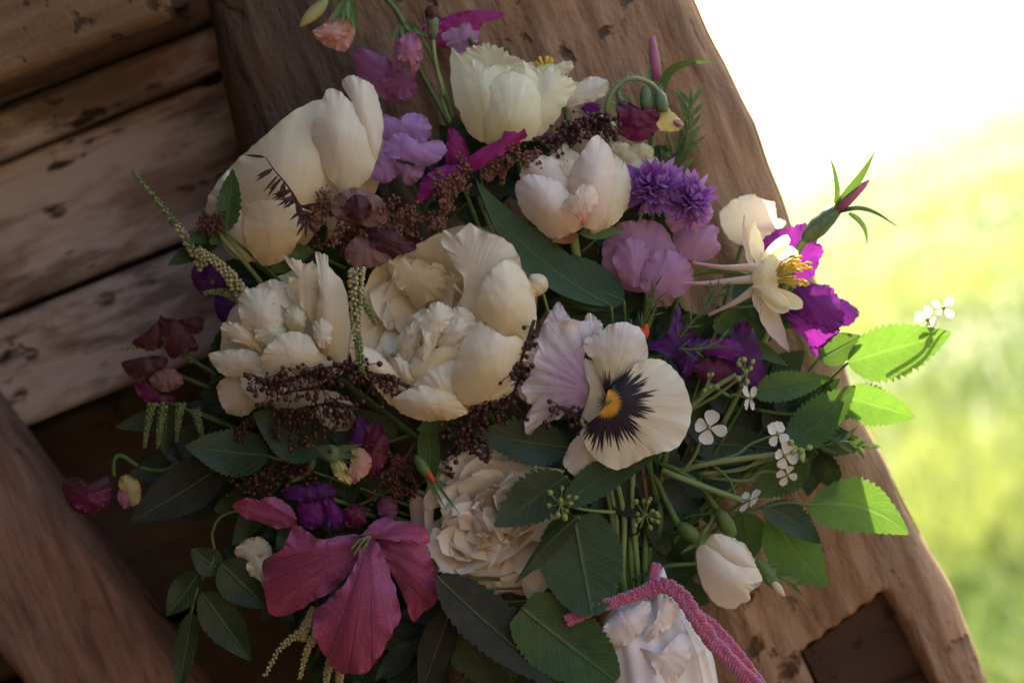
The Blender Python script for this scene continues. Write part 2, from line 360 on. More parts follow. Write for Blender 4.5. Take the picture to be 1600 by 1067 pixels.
plain('sepal_red', (.28, .06, .05), (.22, .14, .05), 120)
plain('hair', (.5, .55, .4), (.6, .6, .5), 100, tr=.4)
plain('berry', (.045, .014, .013), (.085, .026, .021), 300, .38)
plain('green_bud', (.20, .27, .07), (.28, .34, .10), 300, .4)
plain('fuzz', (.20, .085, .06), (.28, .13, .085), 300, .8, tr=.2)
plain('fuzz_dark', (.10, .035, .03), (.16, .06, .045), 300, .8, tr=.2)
plain('spike', (.52, .46, .24), (.64, .56, .32), 300, .7, tr=.25)
plain('spike_green', (.13, .20, .07), (.30, .32, .13), 300, .7, tr=.2)
plain('stamen', (.80, .62, .08), (.86, .70, .16), 300, .6, tr=.2)
plain('anther', (.75, .48, .04), (.82, .58, .08), 300, .8)
plain('red_tip', (.55, .04, .02), (.65, .08, .03), 200, .45)
plain('spray_leaf', (.045, .012, .012), (.075, .02, .018), 200, .5, tr=.15)
plain('needle', (.07, .12, .04), (.12, .18, .06), 200, .5, tr=.25)

# ------------------------------------------------------------------ setting: field, barn timbers
def wood_mat(name, c1, c2, dark, axis, pale=None, pale_amt=.0, sc=1.0, bump=.5):
    k = N(name); g = [70 * sc] * 3; g[axis] = (14 if name == 'post_wood' else 5) * sc; g2 = [26 * sc] * 3; g2[axis] = 7 * sc
    a = k.noise(k.obj(tuple(g)), 1.0, 6, .65); b = k.noise(k.obj(tuple(g2)), 1.0, 4, .6); big = k.noise(k.obj(), 7, 4, .6)
    c = k.mix(k.ramp(a, .32, .68), c1, c2); c = k.mix(k.math('MULTIPLY', k.ramp(big, .35, .7), .55), c, tuple(x * .55 for x in c1))
    if pale: c = k.mix(k.math('MULTIPLY', k.ramp(b, .42, .58), pale_amt), c, pale)
    ck = k.ramp(a, .37, .29); ck = k.math('MULTIPLY', ck, k.ramp(k.noise(k.obj(), 22, 3), .45, .6)); c = k.mix(k.math('MULTIPLY', ck, .8), c, dark)
    sp = k.noise(k.obj(), 55, 3, .5); sm = k.math('MULTIPLY', k.ramp(sp, .58, .68), k.ramp(k.noise(k.obj(), 9, 2), .5, .62)); c = k.mix(k.math('MULTIPLY', sm, .8), c, dark)
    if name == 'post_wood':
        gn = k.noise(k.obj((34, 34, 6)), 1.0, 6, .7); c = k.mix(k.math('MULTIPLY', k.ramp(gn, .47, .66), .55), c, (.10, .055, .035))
        tcx = k.n('TexCoord'); sxx = k.n('SeparateXYZ'); k.l(tcx.outputs['Object'], sxx.inputs[0]); left_shade = k.ramp(k.math('ADD', sxx.outputs[0], k.math('MULTIPLY', gn, .32)), .20, .11); c = k.mix(k.math('MULTIPLY', left_shade, .85), c, (.055, .036, .026))  # shade on the post's left painted into the colour as a dark bark-like tone
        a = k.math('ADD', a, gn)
    k.l(c, k.b.inputs['Base Color']); k.b.inputs['Roughness'].default_value = .8; k.b.inputs['Specular IOR Level'].default_value = .25
    h = k.math('SUBTRACT', k.math('ADD', a, k.math('MULTIPLY', k.noise(k.obj(), 300, 3), .3)), k.math('MULTIPLY', k.math('MAXIMUM', sm, ck), .9)); k.bump(h, bump, .004)
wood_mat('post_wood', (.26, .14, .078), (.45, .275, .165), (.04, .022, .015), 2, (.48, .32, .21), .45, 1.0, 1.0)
wood_mat('board_wood', (.17, .10, .07), (.28, .18, .135), (.025, .015, .012), 0, (.46, .34, .28), .7)
k = N('limewash'); a = k.noise(k.obj((9, 60, 60)), 1.0, 6, .65); b = k.noise(k.obj((5, 9, 16)), 1.0, 6, .7); st = k.noise(k.obj((9, 22, 22)), 1.0, 4, .6); hl = k.noise(k.obj((22, 34, 50)), 1.0, 3, .5)
c = k.mix(k.ramp(a, .3, .7), (.22, .145, .105), (.35, .24, .18)); c = k.mix(k.math('MULTIPLY', k.ramp(b, .38, .54), .9), c, (.56, .47, .405)); c = k.mix(k.math('MULTIPLY', k.ramp(k.noise(k.obj((7, 20, 30)), 1.0, 5, .7), .50, .62), .75), c, (.13, .085, .065)); c = k.mix(k.math('MULTIPLY', k.ramp(st, .54, .70), .7), c, (.22, .10, .055))
hm = k.ramp(hl, .62, .70); c = k.mix(k.math('MULTIPLY', hm, .95), c, (.015, .01, .008)); c = k.mix(k.math('MULTIPLY', k.ramp(a, .36, .28), .7), c, (.03, .018, .014))
k.l(c, k.b.inputs['Base Color']); k.b.inputs['Roughness'].default_value = .9; k.bump(k.math('SUBTRACT', k.math('ADD', k.math('MULTIPLY', b, 1.5), a), k.math('MULTIPLY', hm, 2.0)), .7, .006)
wood_mat('beam_wood', (.15, .085, .045), (.27, .165, .095), (.03, .016, .01), 0, (.34, .24, .15), .35)
wood_mat('brace_wood', (.17, .095, .068), (.34, .205, .15), (.04, .02, .015), 2, (.38, .25, .19), .4, 2.0, .8)
wood_mat('shed_wood', (.10, .068, .046), (.15, .105, .072), (.03, .02, .012), 0)
wood_mat('tenon_wood', (.06, .034, .024), (.09, .05, .034), (.02, .01, .008), 0, None, 0, 1.2)

def wobj(name, V, Fc, mat, parent=None, kind=None, smooth=True, uv=None):   # a mesh in world coordinates
    o = bpy.data.objects.new(name, mesh_from(name, V, Fc, mat, uv, smooth)); col.objects.link(o)
    if parent is not None: o.parent = parent
    if kind: o['kind'] = kind
    return o
k = N('meadow'); a_ = k.noise(k.obj(), 2.2, 5, .6); b_ = k.noise(k.obj(), .35, 3); c = k.mix(k.ramp(a_, .35, .65), (.07, .11, .03), (.20, .23, .08))
c = k.mix(k.math('MULTIPLY', k.ramp(b_, .45, .65), .6), c, (.30, .28, .10))
stw = k.noise(k.obj((.03, .34, 1)), 1.0, 5, .6)
tcw = k.n('TexCoord'); sx_ = k.n('SeparateXYZ'); k.l(tcw.outputs['Object'], sx_.inputs[0])
far = k.ramp(k.math('ADD', sx_.outputs[1], k.math('MULTIPLY', stw, 24.0)), 22.0, 90.0); c = k.mix(k.math('MULTIPLY', far, .9), c, (.36, .37, .23)); c = k.mix(k.math('MULTIPLY', k.ramp(stw, .47, .55), .8), c, (.34, .36, .17)); c = k.mix(k.math('MULTIPLY', k.ramp(stw, .46, .38), .75), c, (.07, .13, .045))  # far ground paled in colour to stand in for glare near the horizon
added_earth = k.math('MULTIPLY', k.ramp(k.math('ADD', sx_.outputs[1], k.math('MULTIPLY', a_, .4)), 2.2, 1.7), k.ramp(k.math('ADD', sx_.outputs[0], k.math('MULTIPLY', a_, .8)), 7.0, 5.0))  # bare soil added out of view to cut light bouncing up from the grass
c = k.mix(added_earth, c, (.075, .052, .036)); k.l(c, k.b.inputs['Base Color']); k.b.inputs['Roughness'].default_value = .9
k.bump(k.noise(k.obj(), 40, 4), .8, .03)
gx = np.array([-600, -60, -8, 0, 4, 10, 30, 100, 600.]); gy = np.array([-600, -50, -5, 1, 3, 6, 12, 25, 60, 200, 900.])
GV = [(x, y, 0.0) for y in gy for x in gx]
wobj('ground', GV, grid_faces(len(gy), len(gx)), 'meadow', kind='structure')
k = N('grass_blade'); oi = k.n('UVMap'); sp = k.n('SeparateXYZ'); k.l(oi.outputs[0], sp.inputs[0])
c = k.mix(sp.outputs[0], (.03, .10, .02), (.24, .30, .06)); c = k.mix(k.math('MULTIPLY', sp.outputs[1], .5), c, (.32, .34, .10)); k.l(c, k.b.inputs['Base Color']); k.b.inputs['Roughness'].default_value = .5
k.translucent(c, .5)
r_ = np.random.RandomState(3); nb = 42000
yy = 2.3 + 26 * r_.rand(nb) ** 2.8; xx = (0.10 + r_.rand(nb) * .42) * yy
cl = wob(xx * 2.2, yy * 2.2, 5, 1.3) + .5 * wob(xx * 6, yy * 6, 9, 1.3)
hh = (.05 + .05 * r_.rand(nb)) * (1 + .5 * np.clip(cl, -.9, 1.2)) * np.clip(1.05 - (yy - 3) / 20, .05, 1); an = r_.rand(nb) * 6.28; ww = .003 + .0006 * yy
dx, dy = np.cos(an), np.sin(an); lean = hh * (.3 + .7 * r_.rand(nb)); la = r_.rand(nb) * 6.28
B = np.zeros((nb, 5, 3)); mid = .55
for q, (s_, f_) in enumerate(((-1, 0), (1, 0), (1, mid), (-1, mid), (0, 1))):
    wf = (1 if f_ == 0 else .7 if f_ < 1 else 0)
    B[:, q, 0] = xx + s_ * dx * ww * wf + np.cos(la) * lean * f_ ** 2; B[:, q, 1] = yy + s_ * dy * ww * wf + np.sin(la) * lean * f_ ** 2; B[:, q, 2] = hh * f_
Fg = []
for i in range(nb): Fg += [(5 * i, 5 * i + 1, 5 * i + 2, 5 * i + 3), (5 * i + 3, 5 * i + 2, 5 * i + 4)]
tint = np.clip(.40 + .75 * cl + .25 * r_.randn(nb) + .55 * wob(xx * .1, yy * 1.1, 31, 1.5) + (yy - 4) * .02, 0, 1.4); guv = np.zeros((nb, 5, 2)); guv[:, :, 0] = tint[:, None]; guv[:, :, 1] = np.array([0, 0, .5, .5, 1])[None]  # blade tint also pales with distance, following the painted glare
g_o = wobj('meadow_grass', B.reshape(-1, 3), Fg, 'grass_blade', kind='stuff', uv=guv.reshape(-1, 2))
tag(g_o, 'sunlit blurred meadow grass beyond the timber post', 'grass')
# post: traced right edge, upright, worn round corners, a mortise low down
YP = 1.300
edge = [at(x, y, YP) for x, y in ((1040, -120), (1090, 0), (1118, 60), (1152, 130), (1182, 190), (1206, 260), (1240, 350), (1290, 470), (1350, 640), (1398, 730), (1442, 820), (1500, 930), (1550, 1067), (1590, 1180))]
le = [at(x, y, YP) for x, y in ((318, 0), (350, 170), (430, 560), (560, 1067))]
ez = np.array([p.z for p in edge])[::-1]; ex = np.array([p.x for p in edge])[::-1]
lz = np.array([p.z for p in le])[::-1]; lx = np.array([p.x for p in le])[::-1]
zs = np.concatenate([np.linspace(0, .62, 12)[:-1], np.linspace(.62, 1.36, 220), np.linspace(1.36, 1.70, 14)[1:]])
hole = [at(x, y, YP) for x, y in ((1252, 1022), (1385, 924), (1475, 1095), (1330, 1180))]
HX = np.array([(p.x, p.z) for p in hole])
def inside(px, pz):
    ok = np.full_like(px, 9.)
    for i in range(4):
        a, b = HX[i], HX[(i + 1) % 4]; ok = np.minimum(ok, -((b[0] - a[0]) * (pz - a[1]) - (b[1] - a[1]) * (px - a[0])) / np.hypot(*(b - a)))
    return ok
ns = 150; TH = .24; V = []
tt = np.linspace(0, 1, ns); uvp = []
for z in zs:
    xr = np.interp(z, ez, ex); xl = np.interp(z, lz, lx)
    if z > ez[-1]: xr = ex[-1]
    # section: left side, front, right side
    m1, m2 = 12, ns - 14
    X = np.empty(ns); Y = np.empty(ns)
    X[:m1] = xl; Y[:m1] = np.linspace(YP + TH, YP + .03, m1)
    X[m1:m2] = np.linspace(xl, xr, m2 - m1); Y[m1:m2] = YP
    X[m2:] = xr; Y[m2:] = np.linspace(YP + .02, YP + TH, ns - m2)
    f = (X[m1:m2] - xl) / (xr - xl); rl, rr_ = .03, .022
    dl = (X[m1:m2] - xl); dr = (xr - X[m1:m2])
    Y[m1:m2] += np.where(dl < rl, rl - np.sqrt(np.clip(rl ** 2 - (rl - dl) ** 2, 0, None)), 0) + np.where(dr < rr_, rr_ - np.sqrt(np.clip(rr_ ** 2 - (rr_ - dr) ** 2, 0, None)), 0)
    Y[m1:m2] += .0035 * wob(X[m1:m2] * 38, np.full(m2 - m1, z * 9), 11) + .0024 * wob(X[m1:m2] * 190, np.full(m2 - m1, z * 16), 12) + .0022 * wob(X[m1:m2] * 70, np.full(m2 - m1, z * 60), 15) - .006 * np.clip(wob(X[m1:m2] * 60, np.full(m2 - m1, z * 4), 16) - .75, 0, 1) * -4
    X += .0025 * wob(Y * 20, np.full(ns, z * 26), 13) + .0012 * wob(Y * 30, np.full(ns, z * 90), 14)
    sdv = inside(X[m1:m2], np.full(m2 - m1, z)); qd = np.clip((sdv + .0015) / .0045, 0, 1); Y[m1:m2] += .034 * qd * qd * (3 - 2 * qd)
    V.append(np.stack([X, Y, np.full(ns, z)], 1))
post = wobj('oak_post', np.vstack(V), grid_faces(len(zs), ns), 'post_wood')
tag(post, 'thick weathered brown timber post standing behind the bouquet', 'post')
hc = HX.mean(0); HI = hc + (HX - hc) * .93
tv = [(x, YP + .012 + .0015 * q, z) for q, (x, z) in enumerate(HI)] + [(x, YP + .06, z) for x, z in HI]
tn = wobj('tenon', tv, [(3, 2, 1, 0), (0, 1, 5, 4), (1, 2, 6, 5), (2, 3, 7, 6), (3, 0, 4, 7)], 'tenon_wood', post, smooth=False)
tn['label'] = 'dark squared tenon end sunk into the post'
# wall of level boards to the left, and its timbers
def board(name, x0, x1, z0, z1, y0, y1, mat, parent, seed, rough=.0022, nx=170, nz=44, wav=.003):
    X = np.linspace(x0, x1, nx); V = []
    lo = z0 + wav * wob(X * 9, np.ones(nx), seed); hi = z1 + wav * wob(X * 9, np.full(nx, 5.), seed + 1)
    for j in range(nz + 4):
        q = min(max((j - 2) / (nz - 1), 0), 1); z = lo + (hi - lo) * q; d = min(q, 1 - q) * (hi - lo)
        y = y0 + np.maximum(0, .004 - d) + rough * wob(X * 14, z * 60, seed + 2) + .5 * rough * wob(X * 60, z * 300, seed + 3) + .006 * np.clip(wob(X * 5, z * 130, seed + 4) - .8, 0, 1) * 3
        if j in (0, nz + 3): y = np.full(nx, y1)
        elif j in (1, nz + 2): y = np.full(nx, y0 + .012)
        V.append(np.stack([X, y, z], 1))
    return wobj(name, np.vstack(V), grid_faces(nz + 4, nx), mat, parent)
YW = 1.40
def zz(x, y): return at(x, y, YW).z
wall = bpy.data.objects.new('barn_wall', None); col.objects.link(wall); wall.location = (-.3, YW, 0)
tag(wall, 'worn whitewashed board wall in shade left of the post', 'wall')
cuts = [zz(60, 670), zz(0, 489), zz(0, 255), zz(0, 168)]
levels = [0, .28, .52, cuts[0] - .165] + cuts + [cuts[-1] + .10, cuts[-1] + .30, 1.60, 1.70]
xpr = float(np.interp(1.0, lz, lx)) + .035
for i in range(len(levels) - 1):
    g = (.0055, .0022)[i % 2] if i in (3, 4, 5) else .003
    yo = YW + (0.006 if i % 2 else 0) - (.018 if i == 6 else 0) + (.11 if i < 4 else 0)
    b = board('board', -1.1, xpr + .05, levels[i] + g, levels[i + 1] - g, yo, yo + .03, 'limewash' if i >= 4 else 'shed_wood', wall, 40 + 3 * i, rough=.0028, wav=.0035)
    b.location = -wall.location
bk = board('backing', -1.12, xpr + .05, 0, 1.70, YW + .155, YW + .185, 'tenon_wood', wall, 3, nx=12); bk.location = -wall.location
tb = board('wall_beam', -1.1, xpr - .012, levels[7] + .0, levels[7] + .20, YW - .11, YW - .02, 'beam_wood', None, 77, .004, 90, 24, .005)
tag(tb, 'rough brown horizontal beam running across the wall top', 'beam')
# slanting brace at lower left, in front of the boards
def bar_box(name, corners, y0, y1, mat, nlen=60, nw=16, seed=5):
    (a, b, c, d) = [np.array((p.x, p.z)) for p in corners]      # a-b one long edge, d-c the other
    V = []
    for i in range(nlen):
        f = i / (nlen - 1); e0 = a + (b - a) * f; e1 = d + (c - d) * f
        for j in range(nw + 2):
            q = min(max((j - 1) / (nw - 1), 0), 1); p = e0 + (e1 - e0) * q; wv = .0015 * float(wob(np.array(p[0] * 30), np.array(p[1] * 30), seed))
            rd = max(0, .006 - min(q, 1 - q) * np.linalg.norm(e1 - e0))
            y = y1 if j in (0, nw + 1) else y0 + rd + wv
            V.append((p[0], y, p[1]))
    return wobj(name, V, grid_faces(nlen, nw + 2), mat)
YB = 1.325
br = bar_box('brace_timber', [at(-130, 500, YB), at(480, 1330, YB), at(310, 1400, YB), at(-280, 690, YB)], YB, YB + .07, 'brace_wood')
tag(br, 'smooth reddish brown slanting brace crossing the lower left corner', 'timber')
# side wall, front wall and roof, unseen and added to block light from the bouquet
def added_boards(root, n, fn, mat):
    for i in range(n):
        V, Fc = fn(i); o = wobj('board', V, Fc, mat, root, smooth=False); o.location = -root.location  # boards of the added side wall, front wall and roof, all unseen
BX = [(0, 1, 2, 3), (7, 6, 5, 4), (0, 4, 5, 1), (1, 5, 6, 2), (2, 6, 7, 3), (3, 7, 4, 0)]
def bxv(x0, x1, y0, y1, z0, z1): return [(x0, y0, z0), (x0, y1, z0), (x1, y1, z0), (x1, y0, z0), (x0, y0, z1), (x0, y1, z1), (x1, y1, z1), (x1, y0, z1)]
sw = bpy.data.objects.new('added_side_wall', None); col.objects.link(sw); sw.location = (-.95, 0, 0)
tag(sw, 'plain board side wall added unseen to block light from the left', 'wall')
added_boards(sw, 7, lambda i: (bxv(-.98, -.95, -.83, 1.39, i * .243, i * .243 + .238), BX), 'shed_wood')
fw = bpy.data.objects.new('added_front_wall', None); col.objects.link(fw); fw.location = (0, -.8, 0)
tag(fw, 'unseen board wall added opposite the bouquet to block frontal light', 'wall')
added_boards(fw, 7, lambda i: (bxv(-.949, 1.4, -.83, -.8, i * .243, i * .243 + .238), BX), 'shed_wood')
rf = bpy.data.objects.new('added_roof', None); col.objects.link(rf); rf.location = (0, 0, 1.71)
tag(rf, 'unseen board roof added above the bouquet to block sky light', 'roof')
added_boards(rf, 10, lambda i: (bxv(-1.1, .05, -.9 + i * .265, -.9 + i * .265 + .26, 1.71, 1.735), BX), 'shed_wood')

# ------------------------------------------------------------------ large blooms
def pts(*a): return [tuple(a[i:i + 2]) for i in range(0, len(a), 2)]
def cabbage(t, c, rings, m, rr, sx=1.0, sy=1.0, ruf=(4, 8)):
    """upright ruffled petals in rings round c: (radius, count, base lift, tip lift, width, splay)"""
    for (rad, k, zb, zt, w, sp) in rings:
        a0 = rr.uniform(0, 6.28)
        for i in range(k):
            a = a0 + i / k * 6.283 + rr.uniform(-.25, .25); d = np.array((math.cos(a) * sx, math.sin(a) * sy, 0)); r2 = rad * rr.uniform(.85, 1.12)
            b = np.array(c, float) + d * r2 * .55 + np.array((0, 0, zb)); tp = np.array(c, float) + d * r2 + np.array((rr.uniform(-4, 4), rr.uniform(-4, 4), zt + rr.uniform(-5, 5)))
            petal(t, b, tp, w * rr.uniform(.8, 1.25), rr.choice(m), nrm=nrmz((-d[0] * sp, -d[1] * sp, 1)), cup=rr.uniform(-.05, .22), bend=rr.uniform(.0, .16), curl=rr.uniform(-.45, .05), ruf=rr.uniform(*ruf), rf=rr.uniform(1.0, 2.3), nu=13, nv=13)
# white peony at upper left, half closed
t = thing('peony', 'big half closed cream peony at the upper left of the bouquet', 'flower', (455, 300, -40), 'white peonies')
patch(t, pts(600, 190, 604, 250, 575, 320, 520, 370, 450, 400, 420, 330, 440, 240, 500, 180, 560, 160), -35, (.0, 0), 25, (480, 400), 'cream_warm')
patch(t, pts(330, 335, 335, 292, 364, 257, 386, 236, 412, 214, 450, 180, 495, 157, 535, 165, 560, 220, 560, 300, 505, 350, 465, 395, 425, 416, 380, 404, 350, 372), -22, (.12, .05), 85, (455, 400), 'cream_warm', ruf=4, pleat=(16, .8))
patch(t, pts(322, 330, 326, 308, 334, 294, 352, 272, 366, 260, 380, 290, 388, 330, 402, 365, 424, 396, 400, 410, 365, 402, 340, 372), 5, (.25, 0), 30, (420, 410), 'ivory', ruf=3)
patch(t, pts(380, 320, 410, 300, 450, 300, 480, 330, 470, 370, 445, 405, 410, 414, 385, 380), 42, (.05, -.1), 26, (430, 412), 'cream_warm', ruf=3)
patch(t, pts(488, 200, 497, 175, 508, 145, 520, 138, 534, 146, 549, 160, 560, 175, 575, 200, 590, 240, 575, 280, 545, 300, 520, 288, 500, 252, 489, 225), 34, (.0, .12), 28, (540, 300), 'ivory', ruf=3, rf=4, pleat=(12, 1))
patch(t, pts(549, 160, 534, 132, 540, 121, 553, 118, 566, 124, 583, 134, 592, 158, 599, 190, 594, 232, 578, 262, 556, 230, 550, 190), 22, (-.05, .12), 26, (560, 300), 'ivory', ruf=2, pleat=(12, 1))
stem(t, (470, 380, -40), 7); 
for (a, b, w) in (((440, 400, 20), (490, 392, 12), 34), ((455, 405, 5), (420, 425, 8), 26)): petal(t, a, b, w, 'calyx', 'sepal', kind='ovate')
# central open peony
t = thing('peony', 'large open cream peony with ruffled heart at the bouquet centre', 'flower', (690, 520, 20), 'white peonies')
Pn = lambda o, z, g, b, base=(690, 545), m='cream', **k: patch(t, o, z, g, b, base, m, **k)
Pn(pts(546, 545, 555, 500, 566, 462, 582, 425, 605, 405, 640, 390, 694, 360, 735, 352, 776, 369, 809, 396, 835, 440, 838, 490, 815, 560, 769, 612, 704, 640, 640, 630, 590, 590), 45, (0, 0), -75, m='cream_warm', ruf=4, pleat=(22, 1.0))
Pn(pts(546, 542, 560, 480, 582, 424, 606, 408, 640, 420, 655, 470, 640, 500, 622, 530, 616, 558, 590, 556, 565, 552), 32, (-.75, 0), -14, m='cream_warm', pleat=(14, 1.2))
Pn(pts(582, 424, 605, 408, 635, 391, 691, 364, 706, 378, 700, 400, 690, 425, 672, 445, 630, 440, 600, 440), 44, (0, -.9), -8, m='cream_warm', pleat=(14, 1.0))
Pn(pts(600, 430, 625, 440, 650, 462, 662, 486, 645, 505, 628, 520, 612, 505, 590, 470, 585, 445), 16, (-.5, .1), 8, m='cream_warm', ruf=4)
Pn(pts(604, 408, 628, 403, 640, 409, 658, 406, 676, 416, 691, 425, 697, 455, 690, 468, 672, 470, 651, 482, 634, 458, 622, 450, 612, 432), 48, (0, -.5), 10, (665, 480), 'cream', ruf=5, rf=5)
Pn(pts(694, 360, 712, 366, 733, 350, 752, 360, 776, 368, 797, 380, 810, 398, 814, 420, 800, 440, 780, 470, 760, 500, 738, 512, 714, 486, 722, 461, 724, 435, 710, 415, 700, 397, 690, 379), 92, (.12, -.1), 16, (715, 500), 'ivory', ruf=4, rf=7, pleat=(84, .45), n=220, rings=18)
Pn(pts(680, 440, 700, 425, 716, 430, 722, 452, 712, 480, 695, 490, 684, 470), 12, (0, 0), 6, m='cream_warm')
Pn(pts(690, 470, 698, 440, 706, 425, 712, 440, 708, 470, 700, 490), 40, (.5, 0), 5, m='ivory')
# heart
Pn(pts(618, 547, 626, 520, 640, 508, 653, 500, 660, 515, 658, 530, 650, 552, 638, 566, 625, 562), 98, (.2, 0), 14, m='ivory', ruf=4, rf=6)
Pn(pts(655, 488, 660, 481, 667, 483, 674, 474, 686, 471, 697, 477, 706, 482, 710, 497, 701, 508, 690, 520, 682, 540, 668, 545, 660, 527, 655, 507), 118, (0, .1), 18, m='ivory', ruf=5, rf=6)
Pn(pts(660, 512, 668, 505, 676, 514, 672, 530, 680, 545, 668, 560, 655, 562, 650, 548, 660, 540), 128, (0, 0), 12, m='ivory', ruf=4)
Pn(pts(684, 542, 690, 520, 698, 505, 716, 495, 728, 503, 736, 511, 730, 524, 712, 540, 700, 552), 122, (0, 0), 14, m='ivory', ruf=4, rf=6, pleat=(20, 1.2))
Pn(pts(700, 500, 708, 482, 722, 480, 738, 490, 745, 508, 735, 520, 715, 520), 112, (0, 0), 12, m='ivory', ruf=3)
Pn(pts(641, 573, 650, 556, 668, 548, 691, 542, 712, 532, 724, 526, 722, 545, 712, 562, 684, 576, 660, 594, 650, 597), 122, (0, .15), 14, m='cream', ruf=3, pleat=(16, 1))
Pn(pts(607, 556, 615, 560, 622, 553, 630, 562, 638, 566, 646, 585, 650, 602, 636, 600, 622, 590), 112, (0, .1), 12, (640, 610), 'ivory', ruf=2, pleat=(26, 1.6))
Pn(pts(646, 602, 660, 588, 680, 572, 712, 554, 716, 580, 708, 614, 690, 612, 668, 608), 126, (0, .1), 14, (700, 625), 'ivory', ruf=2, pleat=(18, 1.2))
cabR = random.Random(8)
HEART = [(42, 8, 0, 34, 34, 1.4), (32, 7, 4, 48, 30, 2), (22, 6, 6, 56, 26, 3), (12, 4, 8, 60, 20, 4)]
# outer guard petals on the near side
Pn(pts(546, 548, 552, 541, 562, 540, 584, 547, 606, 565, 622, 585, 632, 600, 614, 604, 586, 592, 556, 574), 118, (-.2, .1), 12, (630, 610), 'cream', pleat=(14, 1))
Pn(pts(748, 462, 754, 442, 764, 426, 780, 412, 796, 406, 812, 416, 826, 440, 836, 470, 838, 500, 830, 525, 812, 534, 786, 526, 764, 508, 748, 488), 122, (-.25, 0), 32, (790, 545), 'cream', ruf=2, pleat=(16, .8), rings=11)
Pn(pts(708, 588, 714, 560, 726, 528, 746, 504, 766, 512, 786, 524, 812, 528, 826, 543, 820, 566, 808, 582, 784, 607, 748, 631, 722, 631, 708, 612), 132, (-.1, -.2), 38, (770, 640), 'cream', ruf=2, pleat=(12, .7), rings=11)
Pn(pts(612, 626, 628, 613, 650, 604, 676, 602, 704, 612, 722, 632, 731, 645, 706, 655, 676, 658, 655, 656, 628, 646), 124, (0, -.35), 24, (690, 662), 'cream', ruf=3, pleat=(12, .8))
Pn(pts(560, 575, 586, 590, 612, 604, 650, 604, 622, 625, 612, 634, 590, 610), 106, (0, -.2), 14, (640, 640), 'cream')
Pn(pts(700, 632, 726, 622, 756, 632, 790, 606, 806, 590, 800, 612, 770, 634, 735, 650), 96, (0, -.35), 16, (745, 650), 'cream')
cabbage(t, (672, 500, 18), [(104, 9, -20, 52, 66, .9), (78, 9, -16, 40, 56, 1.2)], ['cream_warm', 'cream', 'ivory'], cabR, .95, .95, (3, 6)); cabbage(t, (686, 534, 66), HEART, ['ivory', 'ivory', 'cream'], cabR, 1, .8, (3, 6)); stem(t, (700, 560, 0), 8)
for (a, b, w) in (((700, 655, 95), (650, 672, 100), 30), ((705, 658, 95), (770, 650, 90), 26)): petal(t, a, b, w, 'leaf', 'sepal', kind='lance')
# ruffled peony at mid left
t = thing('peony', 'ragged cream peony with torn ruffled petals at mid left', 'flower', (455, 510, 10), 'white peonies')
Pq = lambda o, z, g, b, base=(470, 560), m='cream', **k: patch(t, o, z, g, b, base, m, **k)
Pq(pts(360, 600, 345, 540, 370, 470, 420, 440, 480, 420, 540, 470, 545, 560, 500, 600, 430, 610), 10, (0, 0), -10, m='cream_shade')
Pq(pts(398, 452, 415, 440, 432, 437, 455, 450, 470, 480, 450, 510, 425, 500, 405, 480), 48, (0, .1), 12, m='ivory')
Pq(pts(372, 472, 378, 456, 396, 450, 425, 452, 444, 478, 442, 505, 430, 522, 410, 538, 390, 532, 376, 502), 66, (.1, 0), 22, m='ivory', ruf=5, rf=5)
Pq(pts(443, 497, 448, 484, 462, 477, 476, 488, 479, 500, 474, 514, 456, 518), 82, (0, 0), 14, m='lemon', ruf=3)
Pq(pts(400, 500, 418, 492, 440, 505, 446, 522, 430, 538, 410, 545, 398, 525), 78, (0, 0), 10, m='lemon', ruf=4)
Pq(pts(451, 434, 466, 432, 452, 416, 441, 398, 455, 404, 464, 405, 476, 412, 490, 410, 500, 425, 498, 460, 496, 512, 478, 490, 464, 470, 454, 455), 78, (.15, -.1), 14, (496, 530), 'cream', ruf=5, rf=6, jit=2.5)
Pq(pts(493, 394, 502, 396, 512, 400, 515, 417, 536, 442, 545, 480, 547, 530, 538, 574, 515, 567, 500, 546, 493, 520, 495, 480, 498, 450, 496, 420), 84, (-.2, 0), 30, (520, 580), 'cream', ruf=3, pleat=(10, 1.2))
Pq(pts(490, 505, 505, 498, 520, 510, 518, 535, 504, 545, 492, 530), 112, (0, 0), 10, m='ivory', ruf=3)
Pq(pts(345, 512, 352, 503, 368, 504, 386, 507, 402, 530, 408, 552, 380, 537, 350, 529), 62, (.2, 0), 10, (415, 550), 'cream', ruf=4)
Pq(pts(407, 562, 416, 544, 436, 524, 462, 518, 484, 526, 502, 552, 536, 573, 526, 590, 480, 596, 432, 592, 413, 580), 100, (0, -.15), 24, (470, 605), 'cream', ruf=3, pleat=(10, .8))
Pq(pts(326, 554, 345, 548, 380, 545, 402, 552, 418, 572, 395, 585, 355, 588, 336, 574), 62, (.15, -.1), 12, (420, 580), 'ivory', ruf=3)
Pq(pts(375, 590, 400, 578, 430, 590, 450, 605, 425, 630, 395, 628), 60, (0, -.2), 12, (430, 590), 'ivory')
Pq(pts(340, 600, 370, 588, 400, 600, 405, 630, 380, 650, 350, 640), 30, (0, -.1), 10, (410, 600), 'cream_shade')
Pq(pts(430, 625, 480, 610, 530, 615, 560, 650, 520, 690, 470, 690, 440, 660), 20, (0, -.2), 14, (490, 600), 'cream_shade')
cabbage(t, (428, 500, 32), [(44, 7, 0, 34, 34, 1.2), (30, 7, 4, 46, 28, 2), (16, 5, 6, 50, 22, 3)], ['ivory', 'lemon'], cabR, 1, .9, (3, 6)); stem(t, (460, 540, -10), 7)
